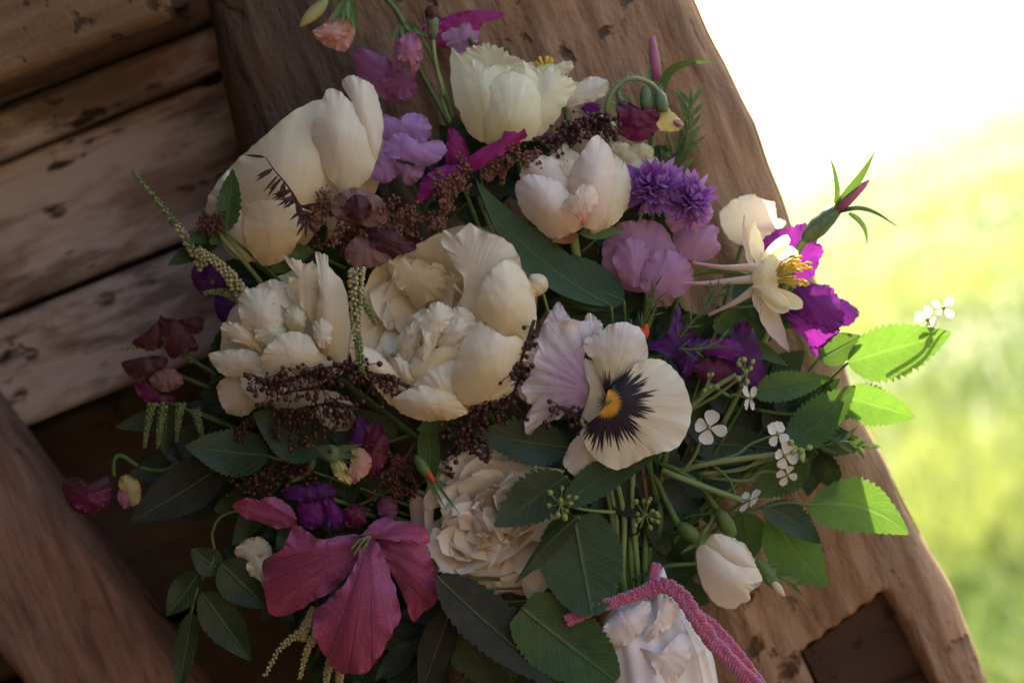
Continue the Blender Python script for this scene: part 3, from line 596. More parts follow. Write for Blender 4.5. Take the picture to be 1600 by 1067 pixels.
# lemon white cup at the top
t = thing('peony', 'pale lemon cup shaped bloom with crinkled rim at the top', 'flower', (800, 200, -20), 'white peonies')
Pc = lambda o, z, g, b, base=(790, 230), m='lemon', **k: patch(t, o, z, g, b, base, m, **k)
Pc(pts(722, 92, 732, 76, 748, 71, 762, 69, 775, 72, 790, 80, 806, 90, 822, 98, 830, 120, 810, 150, 770, 150, 735, 130), -40, (0, -.1), -14, ruf=5, rf=8, pleat=(30, 1.5), jit=3.4)
Pc(pts(790, 108, 815, 98, 840, 104, 866, 100, 876, 112, 870, 150, 830, 170, 800, 150), -30, (0, 0), -8, ruf=5, rf=7, pleat=(26, 1.5), jit=3.2)
Pc(pts(706, 76, 712, 84, 722, 84, 738, 94, 752, 98, 764, 106, 774, 102, 797, 112, 800, 160, 790, 215, 762, 225, 738, 213, 716, 176, 704, 126), 4, (.2, .15), 36, (765, 232), ruf=4, rf=7, pleat=(24, 1.4), jit=2.8)
Pc(pts(830, 122, 838, 108, 848, 112, 860, 104, 873, 104, 880, 118, 890, 122, 902, 131, 893, 150, 879, 173, 856, 203, 834, 219, 815, 215, 820, 170), 2, (-.25, .15), 30, (815, 232), ruf=4, rf=7, pleat=(20, 1.4), jit=2.8)
Pc(pts(797, 112, 818, 104, 838, 116, 846, 130, 842, 165, 832, 195, 812, 180, 800, 150), 14, (0, .1), 20, (810, 230), ruf=3, pleat=(18, 1.2))
Pc(pts(797, 112, 778, 117, 766, 132, 758, 158, 756, 190, 760, 224, 785, 226, 815, 222, 838, 212, 848, 180, 845, 152, 832, 128, 815, 116), 34, (0, .12), 26, (800, 230), ruf=1, pleat=(22, .9), rings=11)
for (x, y, z) in ((770, 110, -6), (790, 120, -8), (812, 116, -6), (845, 120, -10)): petal(t, (800, 180, -20), (x, y - 12, z), 44, 'lemon', cup=.2, ruf=4)
stem(t, (800, 220, -15), 7)
# blush bud
t = thing('peony', 'blush half open bloom with a red stained petal right of the lemon cup', 'flower', (895, 340, 20), 'white peonies')
Pb = lambda o, z, g, b, base=(895, 372), m='blush', **k: patch(t, o, z, g, b, base, m, **k)
Pb(pts(856, 250, 866, 240, 876, 231, 885, 222, 892, 234, 905, 242, 908, 270, 890, 300, 865, 290), 28, (0, .1), 10, m='ivory')
Pb(pts(816, 285, 815, 264, 824, 249, 846, 243, 872, 250, 890, 263, 898, 290, 885, 325, 850, 320), 44, (.1, .1), 20)
Pb(pts(872, 262, 882, 252, 894, 248, 902, 258, 898, 290, 884, 290), 52, (0, 0), 10, m='ivory')
Pb(pts(952, 246, 970, 249, 981, 264, 986, 292, 981, 322, 965, 346, 940, 361, 922, 362, 920, 320), 44, (-.25, 0), 26, m='cream')
Pb(pts(888, 280, 897, 258, 913, 232, 930, 212, 946, 222, 958, 242, 964, 272, 962, 312, 950, 342, 928, 360, 902, 345, 893, 308), 58, (-.1, .1), 34, m='blush', rings=11)
Pb(pts(805, 296, 811, 281, 828, 273, 850, 275, 874, 285, 892, 305, 906, 330, 912, 352, 890, 367, 862, 373, 835, 352, 813, 326), 62, (.1, -.05), 38, m='blush', rings=11)
Pb(pts(877, 326, 884, 311, 898, 302, 905, 292, 915, 287, 927, 291, 934, 306, 932, 326, 920, 336, 914, 350, 904, 343, 890, 332), 104, (0, -.1), 12, (912, 352), 'blush_stain', ruf=3)
petal(t, (905, 365, 50), (978, 358, 60), 26, 'calyx', 'sepal', nrm=(0, -.4, 1), kind='lance'); petal(t, (905, 366, 55), (862, 378, 62), 22, 'sepal_red', 'sepal', nrm=(0, -.4, 1), kind='lance')
stem(t, (896, 368, 30), 8, 'stem_pale', sag=10)
# white quartered rose
t = thing('garden_rose', 'full quartered blush white rose below the pansies', 'flower', (775, 810, 30))
C0 = np.array((778, 800, 40.)); rr = random.Random(5)
patch(t, pts(664, 775, 682, 735, 710, 708, 745, 698, 790, 712, 830, 730, 870, 780, 895, 830, 870, 865, 855, 905, 820, 930, 765, 912, 725, 898, 692, 880, 676, 830), 15, (0, 0), 30, (780, 800), 'rose', ruf=4, rf=9)
def ros(cx, cy, rad, k, z, w, a0=0, m='rose', tilt=.25, lift=0):
    for i in range(k):
        a = a0 + i / k * 6.283 + rr.uniform(-.18, .18); r2 = rad * rr.uniform(.86, 1.1); d = np.array((math.cos(a), math.sin(a), 0))
        b = np.array((cx, cy, z)) + d * r2 * .38; tp = np.array((cx, cy, z + lift + rr.uniform(-4, 8))) + d * r2
        petal(t, b, tp, w * rr.uniform(.85, 1.2), m, nrm=nrmz((-d[0] * tilt, -d[1] * tilt, 1)), cup=rr.uniform(.0, .16), bend=rr.uniform(-.14, -.02), curl=rr.uniform(-.35, -.05), ruf=rr.uniform(3, 7), rf=rr.uniform(1.3, 2.6), nu=12, nv=11)
cabbage(t, (772, 806, 20), [(118, 8, 10, 4, 112, .3), (106, 9, 14, 24, 100, .4), (90, 8, 16, 42, 90, .8), (72, 7, 18, 56, 80, 1.2), (54, 6, 18, 66, 66, 1.8), (38, 5, 16, 72, 52, 2.4), (22, 4, 12, 74, 38, 3)], ['rose', 'rose', 'ivory'], rr, 1, 1, (4, 8))
cabbage(t, (812, 792, 40), [(46, 6, 14, 56, 56, 1.6), (28, 5, 12, 62, 42, 2.4), (14, 4, 10, 64, 28, 3)], ['ivory'], rr, 1, 1, (3, 7))
cabbage(t, (728, 846, 40), [(46, 6, 14, 50, 60, 1.2), (26, 5, 12, 56, 44, 2.2)], ['rose'], rr, 1, 1, (2, 5))
patch(t, pts(815, 905, 835, 890, 862, 870, 880, 850, 898, 828, 878, 866, 868, 895, 846, 928, 825, 936), 55, (0, 0), 8, (800, 850), 'rose', ruf=4)
patch(t, pts(800, 720, 830, 726, 858, 730, 882, 735, 868, 746, 845, 748, 820, 742), 40, (0, 0), 8, (790, 740), 'ivory', ruf=3)
stem(t, (790, 810, 0), 6)
# rosebud lower right
t = thing('rosebud', 'single drooping creamy white rosebud above the pink crochet tie', 'flower', (1100, 850, 30))
Pr = lambda o, z, g, b, base=(1095, 840), m='rosebud', **k: patch(t, o, z, g, b, base, m, **k)
Pr(pts(1092, 850, 1110, 836, 1140, 838, 1165, 852, 1182, 880, 1190, 905, 1170, 925, 1130, 930, 1100, 900), 12, (0, 0), 16)
Pr(pts(1090, 852, 1102, 838, 1124, 834, 1148, 842, 1168, 862, 1182, 885, 1191, 905, 1180, 913, 1150, 890, 1120, 870), 36, (0, -.1), 20, m='rosebud')
Pr(pts(1088, 866, 1098, 850, 1120, 862, 1145, 880, 1168, 886, 1184, 888, 1191, 906, 1178, 911, 1178, 920, 1171, 922, 1172, 938, 1158, 942, 1148, 951, 1128, 948, 1108, 933, 1094, 905), 42, (0, -.1), 34, ruf=2, rings=11, jit=.8)
lathe('hip', (1060, 818, 30), (1094, 848, 34), [(0, 6), (.2, 11), (.5, 13), (.8, 11), (1, 8)], 'stem', t)
for (b, w) in (((1112, 832, 48), 9), ((1088, 890, 46), 9), ((1065, 862, 40), 8), ((1120, 800, 40), 7)): petal(t, (1092, 848, 44), b, w, 'calyx', 'sepal', kind='lance')
tube('stem', [(1060, 820, 30), (1040, 780, 25), (1020, 745, 15), (1000, 780, -5), (990, 900, -30)], [6, 5, 5, 5, 5], 'stem', t)

# ------------------------------------------------------------------ pansies
t = thing('pansy', 'white pansy with dark whiskered face and orange eye', 'flower', (950, 625, 90), 'pansies')
EY = (948, 630)
patch(t, pts(913, 560, 935, 574, 950, 600, 950, 632, 925, 664, 906, 662, 916, 630, 922, 606, 914, 584), 106, (.35, 0), 8, (948, 628), 'pansy_back', ruf=3, rf=3)
patch(t, pts(948, 632, 925, 655, 903, 678, 886, 703, 880, 724, 893, 740, 916, 748, 938, 740, 950, 700), 100, (.2, -.05), 16, EY, 'pansy_back', ruf=3, rf=4)
patch(t, pts(912, 535, 924, 524, 938, 520, 950, 508, 966, 504, 984, 505, 1001, 514, 1010, 534, 1012, 562, 992, 574, 968, 602, 952, 622, 940, 600, 928, 566, 914, 550), 112, (.1, .1), 18, (950, 620), 'pansy_side', ruf=4, rf=4, pleat=(16, .8), rings=12)
patch(t, pts(942, 640, 950, 612, 962, 598, 980, 579, 1003, 563, 1023, 560, 1040, 566, 1054, 577, 1070, 600, 1080, 638, 1075, 673, 1057, 699, 1030, 708, 1008, 715, 978, 730, 954, 732, 926, 712, 910, 683, 916, 664), 128, (.0, .02), 24, EY, 'pansy_lip', ruf=4, rf=5, pleat=(20, 1.0), rings=18, n=140, inner=(970, 640))
lathe('eye', (944, 632, 150), (958, 624, 158), bud_prof(3.6), 'green_bud', t)
stem(t, (950, 640, 95), 4, sag=60)
t = thing('pansy', 'lilac washed pansy with frilled edge turned sideways beside the peony', 'flower', (900, 600, 60), 'pansies')
Pl = lambda o, z, g, b, m='lilac_pansy', **k: patch(t, o, z, g, b, k.pop('base', (930, 612)), m, **k)
Pl(pts(845, 515, 855, 495, 872, 472, 886, 490, 894, 505, 880, 525, 856, 530), 62, (0, 0), 8)
Pl(pts(908, 515, 918, 490, 930, 495, 942, 510, 935, 535, 915, 550), 76, (0, 0), 8, ruf=3)
Pl(pts(809, 563, 815, 548, 825, 538, 843, 528, 860, 550, 850, 580, 835, 592, 828, 575), 70, (0, 0), 8, ruf=4)
Pl(pts(808, 604, 820, 598, 835, 620, 840, 636, 826, 630, 812, 620), 70, (0, 0), 5, ruf=3)
Pl(pts(846, 517, 866, 504, 892, 500, 926, 502, 932, 512, 920, 522, 913, 548, 916, 582, 930, 612, 925, 630, 905, 642, 880, 650, 862, 658, 838, 668, 827, 681, 819, 664, 823, 648, 831, 634, 822, 622, 814, 602, 826, 590, 830, 576, 840, 548, 840, 530), 84, (.2, 0), 18, ruf=7, rf=7, pleat=(26, 2.2), rings=16, n=130, jit=2)
stem(t, (925, 615, 70), 4, sag=60)

# ------------------------------------------------------------------ clematis
t = thing('clematis', 'open rosy magenta clematis with ribbed petals at the lower left', 'flower', (575, 845, 60), 'clematis blooms')
Pk = lambda o, z, g, b, **k: patch(t, o, z, g, b, k.pop('base', (578, 840)), k.pop('m', 'clematis_pink'), pleat=k.pop('pleat', (14, 4.4)), **k)
Pk(pts(364, 790, 382, 778, 405, 780, 429, 776, 452, 790, 463, 808, 460, 821, 432, 825, 405, 815, 380, 807), 66, (0, -.2), 12, base=(480, 820), ruf=4, rf=5)
Pk(pts(563, 838, 533, 836, 512, 842, 494, 839, 475, 826, 459, 820, 448, 842, 440, 858, 411, 876, 413, 905, 419, 955, 436, 962, 468, 953, 490, 938, 510, 928, 537, 907, 553, 878), 92, (.15, -.15), 18, ruf=8, rf=5, rings=14, n=110, jit=1.6)
Pk(pts(594, 842, 630, 848, 664, 848, 671, 862, 676, 882, 684, 900, 690, 914, 680, 942, 662, 956, 644, 969, 630, 930, 608, 886, 596, 862), 94, (-.1, -.2), 16, ruf=8, rf=5, rings=13, n=100, jit=1.6)
Pk(pts(588, 843, 566, 848, 554, 882, 540, 908, 524, 928, 505, 942, 490, 956, 491, 990, 503, 1018, 524, 1045, 552, 1053, 572, 1050, 588, 1032, 602, 1011, 616, 984, 626, 957, 618, 920, 606, 884, 596, 860), 112, (0, -.12), 24, ruf=8, rf=5, rings=16, n=120, jit=1.6, inner=(560, 950))
Pk(pts(548, 838, 566, 834, 582, 816, 604, 808, 620, 814, 638, 814, 662, 821, 672, 846, 650, 850, 625, 846, 595, 842), 112, (0, .5), 12, ruf=4, rf=6)
for (x, y) in ((552, 862), (556, 856), (562, 868), (548, 852), (570, 858), (560, 848)): tube('stamen', [(580, 838, 118), ((580 + x) / 2, (838 + y) / 2 - 3, 124), (x, y + 6, 122)], [1.6, 1.4, 2], 'stem_pale', t, sides=5)
stem(t, (582, 838, 80), 5, 'stem_red', sag=70)
t = thing('clematis', 'violet clematis behind the cream columbine on the right', 'flower', (1262, 420, 0), 'clematis blooms')
Pv = lambda o, z, g, b, **k: patch(t, o, z, g, b, k.pop('base', (1240, 440)), k.pop('m', 'violet'), pleat=(12, 2.0), **k)
Pv(pts(1190, 378, 1208, 362, 1232, 356, 1252, 349, 1262, 352, 1264, 365, 1280, 378, 1286, 390, 1280, 410, 1270, 432, 1240, 448, 1205, 430, 1186, 405), -18, (-.1, 0), 14, ruf=5, rf=6, jit=2)
Pv(pts(1245, 445, 1290, 446, 1302, 460, 1322, 470, 1342, 486, 1338, 498, 1322, 510, 1300, 500, 1270, 480), -14, (0, 0), 8, ruf=4, m='deep_violet')
Pv(pts(1240, 452, 1272, 446, 1296, 446, 1308, 462, 1318, 486, 1316, 508, 1300, 520, 1280, 514, 1255, 500, 1232, 488), 0, (0, .1), 16, ruf=4, rf=6, jit=1.8)
Pv(pts(1230, 490, 1260, 498, 1290, 508, 1312, 514, 1300, 530, 1278, 545, 1255, 528, 1238, 510), 4, (0, -.2), 10, ruf=4)
Pv(pts(1215, 470, 1240, 465, 1260, 480, 1240, 495, 1220, 490), 0, (0, 0), 6, m='deep_violet')
Pv(pts(1265, 540, 1280, 535, 1290, 548, 1275, 556), -10, (0, 0), 3)
stem(t, (1235, 460, -20), 4, sag=40)

# ------------------------------------------------------------------ sweet peas
def flower(name, label, base, patches, group='sweet peas', cat='flower', stem_r=4, sag=40, st='stem', stem_end=None, stem_from=None, pd=45):
    t = thing(name, label, cat, base, group)
    for (m, z, b, o, bs) in patches: patch(t, o, z, (0, 0.05), b * .8, bs or (base[0], base[1] + pd), m, ruf=4.5, rf=4, pleat=(15, 1.2))
    if stem_r: stem(t, stem_from or (base[0], base[1], base[2] - 8), stem_r, st, stem_end, sag)
    return t
flower('sweet_pea', 'pale lilac sweet pea beside the upper left peony', (628, 262, 10), [
    ('lilac', -12, 14, pts(577, 200, 588, 184, 600, 179, 622, 185, 636, 178, 650, 177, 667, 184, 674, 203, 668, 220, 640, 225, 606, 220), None),
    ('lilac', 0, 10, pts(574, 245, 586, 238, 600, 238, 616, 247, 624, 268, 612, 282, 598, 286, 578, 275), None),
    ('mauve', 8, 14, pts(618, 256, 640, 258, 664, 262, 652, 284, 638, 290, 626, 276), None),
    ('lilac', 26, 18, pts(597, 236, 604, 220, 616, 210, 632, 208, 646, 217, 662, 222, 680, 219, 692, 222, 698, 234, 688, 250, 666, 261, 645, 256, 625, 249, 606, 246), None)])
flower('sweet_pea', 'hot magenta sweet pea below the lemon cup', (712, 262, 30), [
    ('magenta', 4, 10, pts(700, 203, 710, 202, 720, 212, 732, 236, 730, 258, 712, 264, 696, 258, 698, 226), None),
    ('mauve', 16, 8, pts(748, 262, 760, 250, 778, 240, 788, 250, 775, 275, 762, 284), None),
    ('magenta', 30, 12, pts(653, 318, 656, 290, 665, 274, 690, 260, 715, 258, 732, 266, 720, 284, 700, 294, 680, 304), None),
    ('magenta', 46, 10, pts(722, 262, 732, 246, 760, 228, 785, 215, 792, 196, 802, 187, 814, 189, 820, 200, 822, 215, 808, 229, 790, 238, 765, 254, 742, 268), None)])
flower('sweet_pea', 'dusky pink purple sweet pea high behind the lilac one', (640, 80, -30), [
    ('dusk', -46, 12, pts(553, 85, 566, 76, 590, 84, 612, 96, 640, 110, 650, 130, 645, 152, 615, 162, 585, 145, 560, 120), None),
    ('dusk', -36, 10, pts(600, 100, 630, 105, 648, 125, 645, 150, 620, 155, 600, 135), None)], stem_end=(720, 230, -20))
t = flower('sweet_pea', 'nodding pink sweet pea bud on an arched green stem at the top', (634, 50, -5), [
    ('pink_bud', -8, 12, pts(612, 108, 614, 80, 620, 60, 640, 42, 654, 50, 662, 70, 660, 92, 652, 112, 645, 120, 640, 104, 630, 98, 622, 108), None),
    ('pink_bud', 8, 9, pts(622, 66, 640, 50, 655, 60, 658, 90, 645, 102, 628, 96, 620, 88), None)], stem_r=0, pd=-22)
for b in ((612, 64, 2), (668, 58, 2), (630, 66, 8), (648, 52, 10)): petal(t, (632, 34, -2), b, 12, 'calyx', 'sepal', kind='lance')
tube('stem', [(632, 40, -4), (618, 15, -8), (595, -8, -12), (560, -30, -20)], [5, 4.5, 4, 4], 'stem', t)
tube('stem', [(634, 36, -6), (665, 70, -8), (690, 130, -14), (712, 205, -30)], [4, 4, 4, 4], 'stem', t)
flower('sweet_pea', 'magenta sweet pea at the very top behind the lemon cup', (735, 60, -60), [
    ('magenta', -90, 10, pts(660, 42, 690, 30, 715, 20, 745, 16, 782, 18, 784, 28, 755, 36, 745, 60, 725, 85, 700, 78, 675, 66), None),
    ('mauve', -84, 8, pts(690, 50, 715, 38, 745, 38, 750, 55, 738, 76, 715, 86, 698, 72), None)], stem_end=(760, 230, -40))
t = flower('sweet_pea', 'peach and green sweet pea buds hanging at the top edge', (535, 0, -20), [
    ('bud_peach', -26, 16, pts(490, 52, 505, 38, 522, 20, 545, 12, 556, 35, 552, 62, 540, 80, 522, 78, 500, 66), (545, 0)),
    ('bud_peach', -10, 8, pts(488, 50, 510, 38, 535, 36, 548, 50, 530, 62, 508, 62), (545, 0))], stem_r=0)
lathe('bud', (512, 0, -22), (468, 42, -20), bud_prof(11), 'bud_yellow', t)
for b, w in (((515, 36, -4), 14), ((556, 52, -8), 14), ((535, 40, 0), 12), ((545, 34, 0), 12)): petal(t, (548, -6, -16), b, w, 'calyx', 'sepal', kind='lance')
tube('stem', [(515, 2, -22), (530, -14, -24), (552, -24, -24), (575, -30, -24), (620, -38, -30)], [4, 4, 4.5, 5, 5], 'stem', t)
# nodding maroon with hairy stalk
t = flower('sweet_pea', 'nodding maroon sweet pea on a hairy hooked stalk', (985, 160, 10), [
    ('maroon', 2, 14, pts(966, 165, 980, 162, 1000, 168, 1022, 172, 1031, 184, 1029, 202, 1015, 216, 998, 222, 980, 218, 968, 208, 964, 186), None),
    ('maroon', 20, 7, pts(966, 164, 980, 160, 1002, 170, 1024, 172, 1031, 184, 1018, 196, 992, 198, 972, 196), None)], stem_r=0, pd=-22)
arc = [(952, 232, 0), (948, 190, 4), (952, 155, 6), (968, 132, 6), (992, 123, 6), (1018, 132, 4), (1032, 148, 4)]
tube('stem', arc, [5, 5, 4.6, 4.4, 4, 4, 3.5], 'stem_pale', t, n=36)
A = cr(arc, 60); rh = random.Random(2); G = Geo()
for i in range(190):
    p = A[rh.randrange(60)]; a = rh.uniform(0, 6.28); d = np.array((math.cos(a), math.sin(a), rh.uniform(-.5, .5))); G.add(tube_geo([p, p + d * rh.uniform(8, 14)], [.45, .2], 3, 3))
G.part('hairs', 'hair', t, 'stuff')
tube('stem', [(972, 134, 6), (966, 146, 8), (972, 160, 10)], [3.5, 4, 6], 'calyx_hairy', t)
for b in ((962, 178, 14), (990, 170, 18), (976, 176, 18)): petal(t, (972, 148, 10), b, 10, 'calyx_hairy', 'sepal', kind='lance')
bd = patch(t, pts(1022, 160, 1034, 156, 1048, 172, 1062, 186, 1068, 194, 1060, 204, 1042, 206, 1028, 200, 1024, 180), 4, (0, 0), 14, (1030, 150), 'bud_yellow', name='bud')
tube('bud_tip', [(1052, 190, 14), (1062, 196, 13), (1068, 196, 8)], [4, 4, 1], 'pink_bud', t)
lathe('calyx', (1030, 142, 6), (1036, 176, 14), [(0, 5), (.3, 10), (.7, 11), (1, 8)], 'calyx_hairy', t)
lathe('calyx', (1008, 134, 4), (1010, 172, 6), [(0, 4), (.3, 9), (.7, 10), (1, 7)], 'calyx_hairy', t)
# mauve group at right
flower('sweet_pea', 'large dusty mauve sweet pea under the purple scabious', (1010, 430, 30), [
    ('mauve', 10, 18, pts(940, 398, 946, 372, 962, 352, 985, 345, 1012, 344, 1035, 352, 1048, 372, 1060, 400, 1050, 440, 1010, 455, 965, 450, 945, 425), None),
    ('mauve', 34, 16, pts(957, 402, 964, 380, 982, 372, 1002, 376, 1015, 392, 1018, 420, 1008, 446, 985, 448, 966, 430), None),
    ('mauve', 46, 18, pts(1000, 438, 1010, 408, 1028, 392, 1052, 392, 1072, 404, 1084, 424, 1080, 448, 1060, 464, 1030, 468, 1008, 458), None)])
flower('sweet_pea', 'mauve sweet pea folded beside the violet clematis', (1075, 360, 10), [
    ('mauve', -6, 14, pts(1040, 330, 1066, 316, 1090, 308, 1108, 318, 1114, 336, 1095, 358, 1060, 366, 1042, 352), None),
    ('mauve', 6, 16, pts(1052, 366, 1078, 358, 1104, 352, 1124, 356, 1120, 372, 1126, 388, 1112, 404, 1088, 408, 1062, 398), None)])
t = flower('sweet_pea', 'dark violet sweet pea above the white pansy', (1075, 545, 60), [
    ('deep_violet', 50, 14, pts(1003, 543, 1030, 530, 1046, 515, 1056, 482, 1064, 484, 1064, 505, 1085, 520, 1098, 535, 1090, 560, 1080, 585, 1068, 592, 1055, 570, 1035, 552), (1075, 560)),
    ('deep_violet', 62, 8, pts(1060, 545, 1080, 528, 1096, 535, 1092, 560, 1076, 588, 1064, 575), (1070, 600)),
    ('violet', 44, 10, pts(1092, 535, 1120, 528, 1150, 532, 1164, 552, 1160, 568, 1130, 560, 1104, 552), None),
    ('deep_violet', 30, 12, pts(1140, 520, 1158, 502, 1174, 510, 1186, 540, 1196, 580, 1180, 602, 1150, 600, 1120, 590, 1140, 560), None),
    ('maroon', 36, 10, pts(1085, 570, 1115, 560, 1145, 572, 1150, 598, 1120, 605, 1095, 596), None)])
# left, deep in shade
flower('sweet_pea', 'withered wine red sweet pea at the far left edge', (262, 540, -30), [
    ('wine', -40, 10, pts(206, 535, 225, 520, 248, 500, 252, 492, 262, 512, 262, 535, 240, 548, 222, 545), None),
    ('wine', -30, 10, pts(250, 500, 275, 500, 298, 520, 310, 545, 290, 552, 268, 560, 254, 535), None),
    ('wine', -38, 8, pts(278, 502, 300, 496, 318, 498, 314, 518, 298, 520), None)], stem_end=(430, 640, -30))
flower('sweet_pea', 'pale throated wine sweet pea under the withered one', (275, 585, -25), [
    ('wine', -30, 10, pts(190, 568, 210, 560, 240, 556, 262, 560, 255, 580, 230, 590, 205, 590), None),
    ('brown_pink', -20, 12, pts(235, 590, 255, 576, 278, 580, 286, 600, 262, 612, 240, 606), None),
    ('maroon', -26, 8, pts(208, 600, 225, 595, 250, 615, 275, 620, 262, 630, 230, 630), None)], stem_end=(440, 650, -30))
t = flower('sweet_pea', 'drooping crimson sweet pea low at the left in shadow', (180, 740, -40), [
    ('wine', -46, 14, pts(98, 752, 118, 745, 145, 752, 170, 740, 178, 762, 168, 790, 145, 804, 118, 800, 100, 775), None),
    ('maroon', -36, 8, pts(105, 765, 140, 768, 172, 760, 168, 785, 142, 800, 115, 790), None),
    ('bud_yellow', -40, 8, pts(186, 748, 205, 742, 218, 755, 220, 780, 208, 790, 192, 778), None),
    ('pink_bud', -34, 6, pts(186, 765, 198, 770, 204, 788, 194, 794, 184, 782), None)], stem_r=0, pd=-22)
tube('stem', [(178, 745, -42), (178, 720, -42), (190, 712, -42), (220, 730, -40), (255, 735, -36), (300, 720, -30), (450, 700, -40)], [3.5] * 7, 'stem', t, n=30)
flower('sweet_pea', 'violet blossoms in shadow left of the ragged peony', (330, 440, -35), [
    ('deep_violet', -50, 10, pts(300, 420, 325, 408, 350, 425, 352, 450, 325, 464, 304, 448), None),
    ('deep_violet', -40, 10, pts(338, 455, 360, 452, 375, 480, 368, 505, 345, 502, 335, 480), None)], stem_end=(440, 560, -30))
t = flower('sweet_pea', 'half open crimson sweet pea bud below the ragged peony', (520, 715, 70), [
    ('deep_violet', 54, 10, pts(545, 690, 552, 660, 560, 646, 575, 660, 580, 690, 565, 710, 548, 706), None),
    ('maroon', 60, 16, pts(572, 668, 590, 660, 600, 675, 608, 700, 602, 724, 585, 745, 566, 735, 560, 705), None),
    ('bud_peach', 84, 10, pts(548, 702, 565, 700, 580, 715, 578, 735, 562, 750, 552, 756, 545, 740, 548, 720), (540, 700)),
    ('bud_yellow', 84, 8, pts(516, 715, 530, 712, 545, 735, 550, 755, 535, 752, 520, 738), (512, 705))], stem_r=0)
lathe('calyx', (490, 702, 66), (530, 712, 84), [(0, 6), (.3, 11), (.7, 15), (1, 12)], 'calyx_hairy', t)
for b in ((568, 694, 96), (560, 715, 102), (545, 745, 98)): petal(t, (515, 706, 84), b, 13, 'calyx_hairy', 'sepal', kind='lance')
tube('stem', [(494, 702, 66), (485, 730, 60), (470, 745, 58), (452, 752, 56)], [5, 6, 5, 3], 'calyx_hairy', t)
flower('sweet_pea', 'dark purple sweet pea tucked above the magenta clematis', (520, 780, 50), [
    ('deep_violet', 60, 10, pts(440, 765, 480, 754, 520, 756, 522, 774, 490, 782, 452, 780), None),
    ('violet', 50, 12, pts(464, 790, 480, 776, 505, 778, 510, 805, 495, 826, 472, 820), None),
    ('violet', 56, 10, pts(506, 785, 512, 762, 522, 780, 536, 810, 525, 828, 508, 815), None)])
flower('sweet_pea', 'dark red folded sweet pea above the clematis centre', (560, 800, 40), [
    ('maroon', 48, 10, pts(534, 800, 550, 788, 568, 792, 572, 815, 555, 826, 538, 818), None),
    ('dusk', 30, 10, pts(590, 785, 610, 775, 622, 795, 612, 812, 594, 808), None)])
flower('sweet_pea', 'brownish pink blossom half hidden in the rusty astilbe', (570, 320, 20), [
    ('brown_pink', 62, 12, pts(516, 320, 530, 302, 552, 294, 580, 300, 602, 318, 606, 345, 580, 355, 545, 345, 525, 340), None),
    ('wine', 76, 10, pts(540, 318, 556, 304, 576, 312, 580, 335, 560, 345, 542, 338), None),
    ('brown_pink', 70, 12, pts(538, 395, 550, 375, 575, 365, 600, 380, 612, 400, 595, 415, 565, 420, 545, 412), None),
    ('wine', 74, 10, pts(570, 360, 600, 358, 640, 375, 650, 390, 615, 400, 585, 388), None)])

# ------------------------------------------------------------------ columbine, scabious, buds, small flowers
t = thing('columbine', 'cream columbine with long backward spurs and yellow stamens', 'flower', (1190, 435, 60), 'columbines')
cx = np.array((1195, 432, 55.))
for (tip, b, w) in (((1082, 411, 44), (1176, 419, 60), 8.5), ((1026, 443, 44), (1178, 436, 62), 7.5), ((1107, 492, 50), (1180, 453, 62), 8.5)):
    b = np.array(b, float); tp = np.array(tip, float); md = (b + tp) / 2 + np.array((0, 3, 3)); tube('spur', [b + (b - tp) * .12, b, (b + md) / 2, md, (md + tp) / 2, tp], [w, w, w * .66, w * .45, w * .3, w * .34], 'spur', t, n=24, sides=10)
for (b, tp, w, n_, m) in (((1178, 430, 62), (1157, 338, 50), 17, (.8, .1, .6), 'spur'), ((1186, 415, 58), (1176, 344, 50), 26, (.4, .1, 1), 'columbine'), ((1186, 465, 72), (1231, 552, 78), 34, (.5, .1, 1), 'spur'), ((1178, 455, 74), (1188, 494, 76), 14, (.3, 0, 1), 'spur')):
    petal(t, b, tp, w, m, 'sepal', nrm=n_, cup=.18, bend=.05, curl=.08, kind='lance', nu=18, ruf=2)
for (b, tp, w, n_) in (((1184, 424, 62), (1228, 364, 74), 34, (.7, .5, .8)), ((1186, 428, 60), (1247, 393, 58), 40, (.4, -.3, 1)), ((1186, 446, 66), (1253, 484, 72), 34, (.1, -.7, .8)), ((1184, 448, 72), (1233, 488, 88), 30, (-.1, -.3, 1))):
    petal(t, b, tp, w, 'columbine', nrm=n_, cup=.24, bend=.08, curl=.06, kind='round', nu=18)
patch(t, pts(1174, 432, 1182, 416, 1196, 404, 1209, 398, 1216, 412, 1219, 430, 1216, 446, 1208, 456, 1192, 456, 1178, 446), 78, (.25, 0), 12, (1174, 436), 'columbine', ruf=2)
patch(t, pts(1176, 446, 1190, 446, 1206, 452, 1222, 462, 1231, 478, 1216, 478, 1196, 470, 1182, 460), 84, (.25, 0), 8, (1174, 440), 'columbine', ruf=2)
rs = random.Random(4)
for i in range(36):
    a = rs.uniform(-1, 1); tip = np.array((1262 + rs.uniform(-26, 4) - 8 * a * a, 424 + a * 24, 90 + rs.uniform(-22, 22))); b = np.array((1212 + rs.uniform(-6, 8), 434 + a * 8, 82.)); V1 = tube_geo([b, (b + tip) / 2 + np.array((0, -3 + 3 * a, 6)), tip], [1.3, 1.0, .9], 6, 4); so = part('stamen', *V1[:2], 'stamen', t, V1[2]); lathe('anther', tip - np.array((2, 0, 0)), tip + np.array((6, a * 2, 0)), bud_prof(2.5), 'anther', so, 6)
tube('stem', [(1172, 432, 50), (1140, 425, 52), (1110, 424, 46), (1078, 432, 40), (1060, 460, 30), (1010, 700, -20)], [4] * 6, 'stem', t, n=30)
t = thing('columbine', 'white columbine petals and yellow centre behind the lemon cup', 'flower', (880, 130, -60), 'columbines')
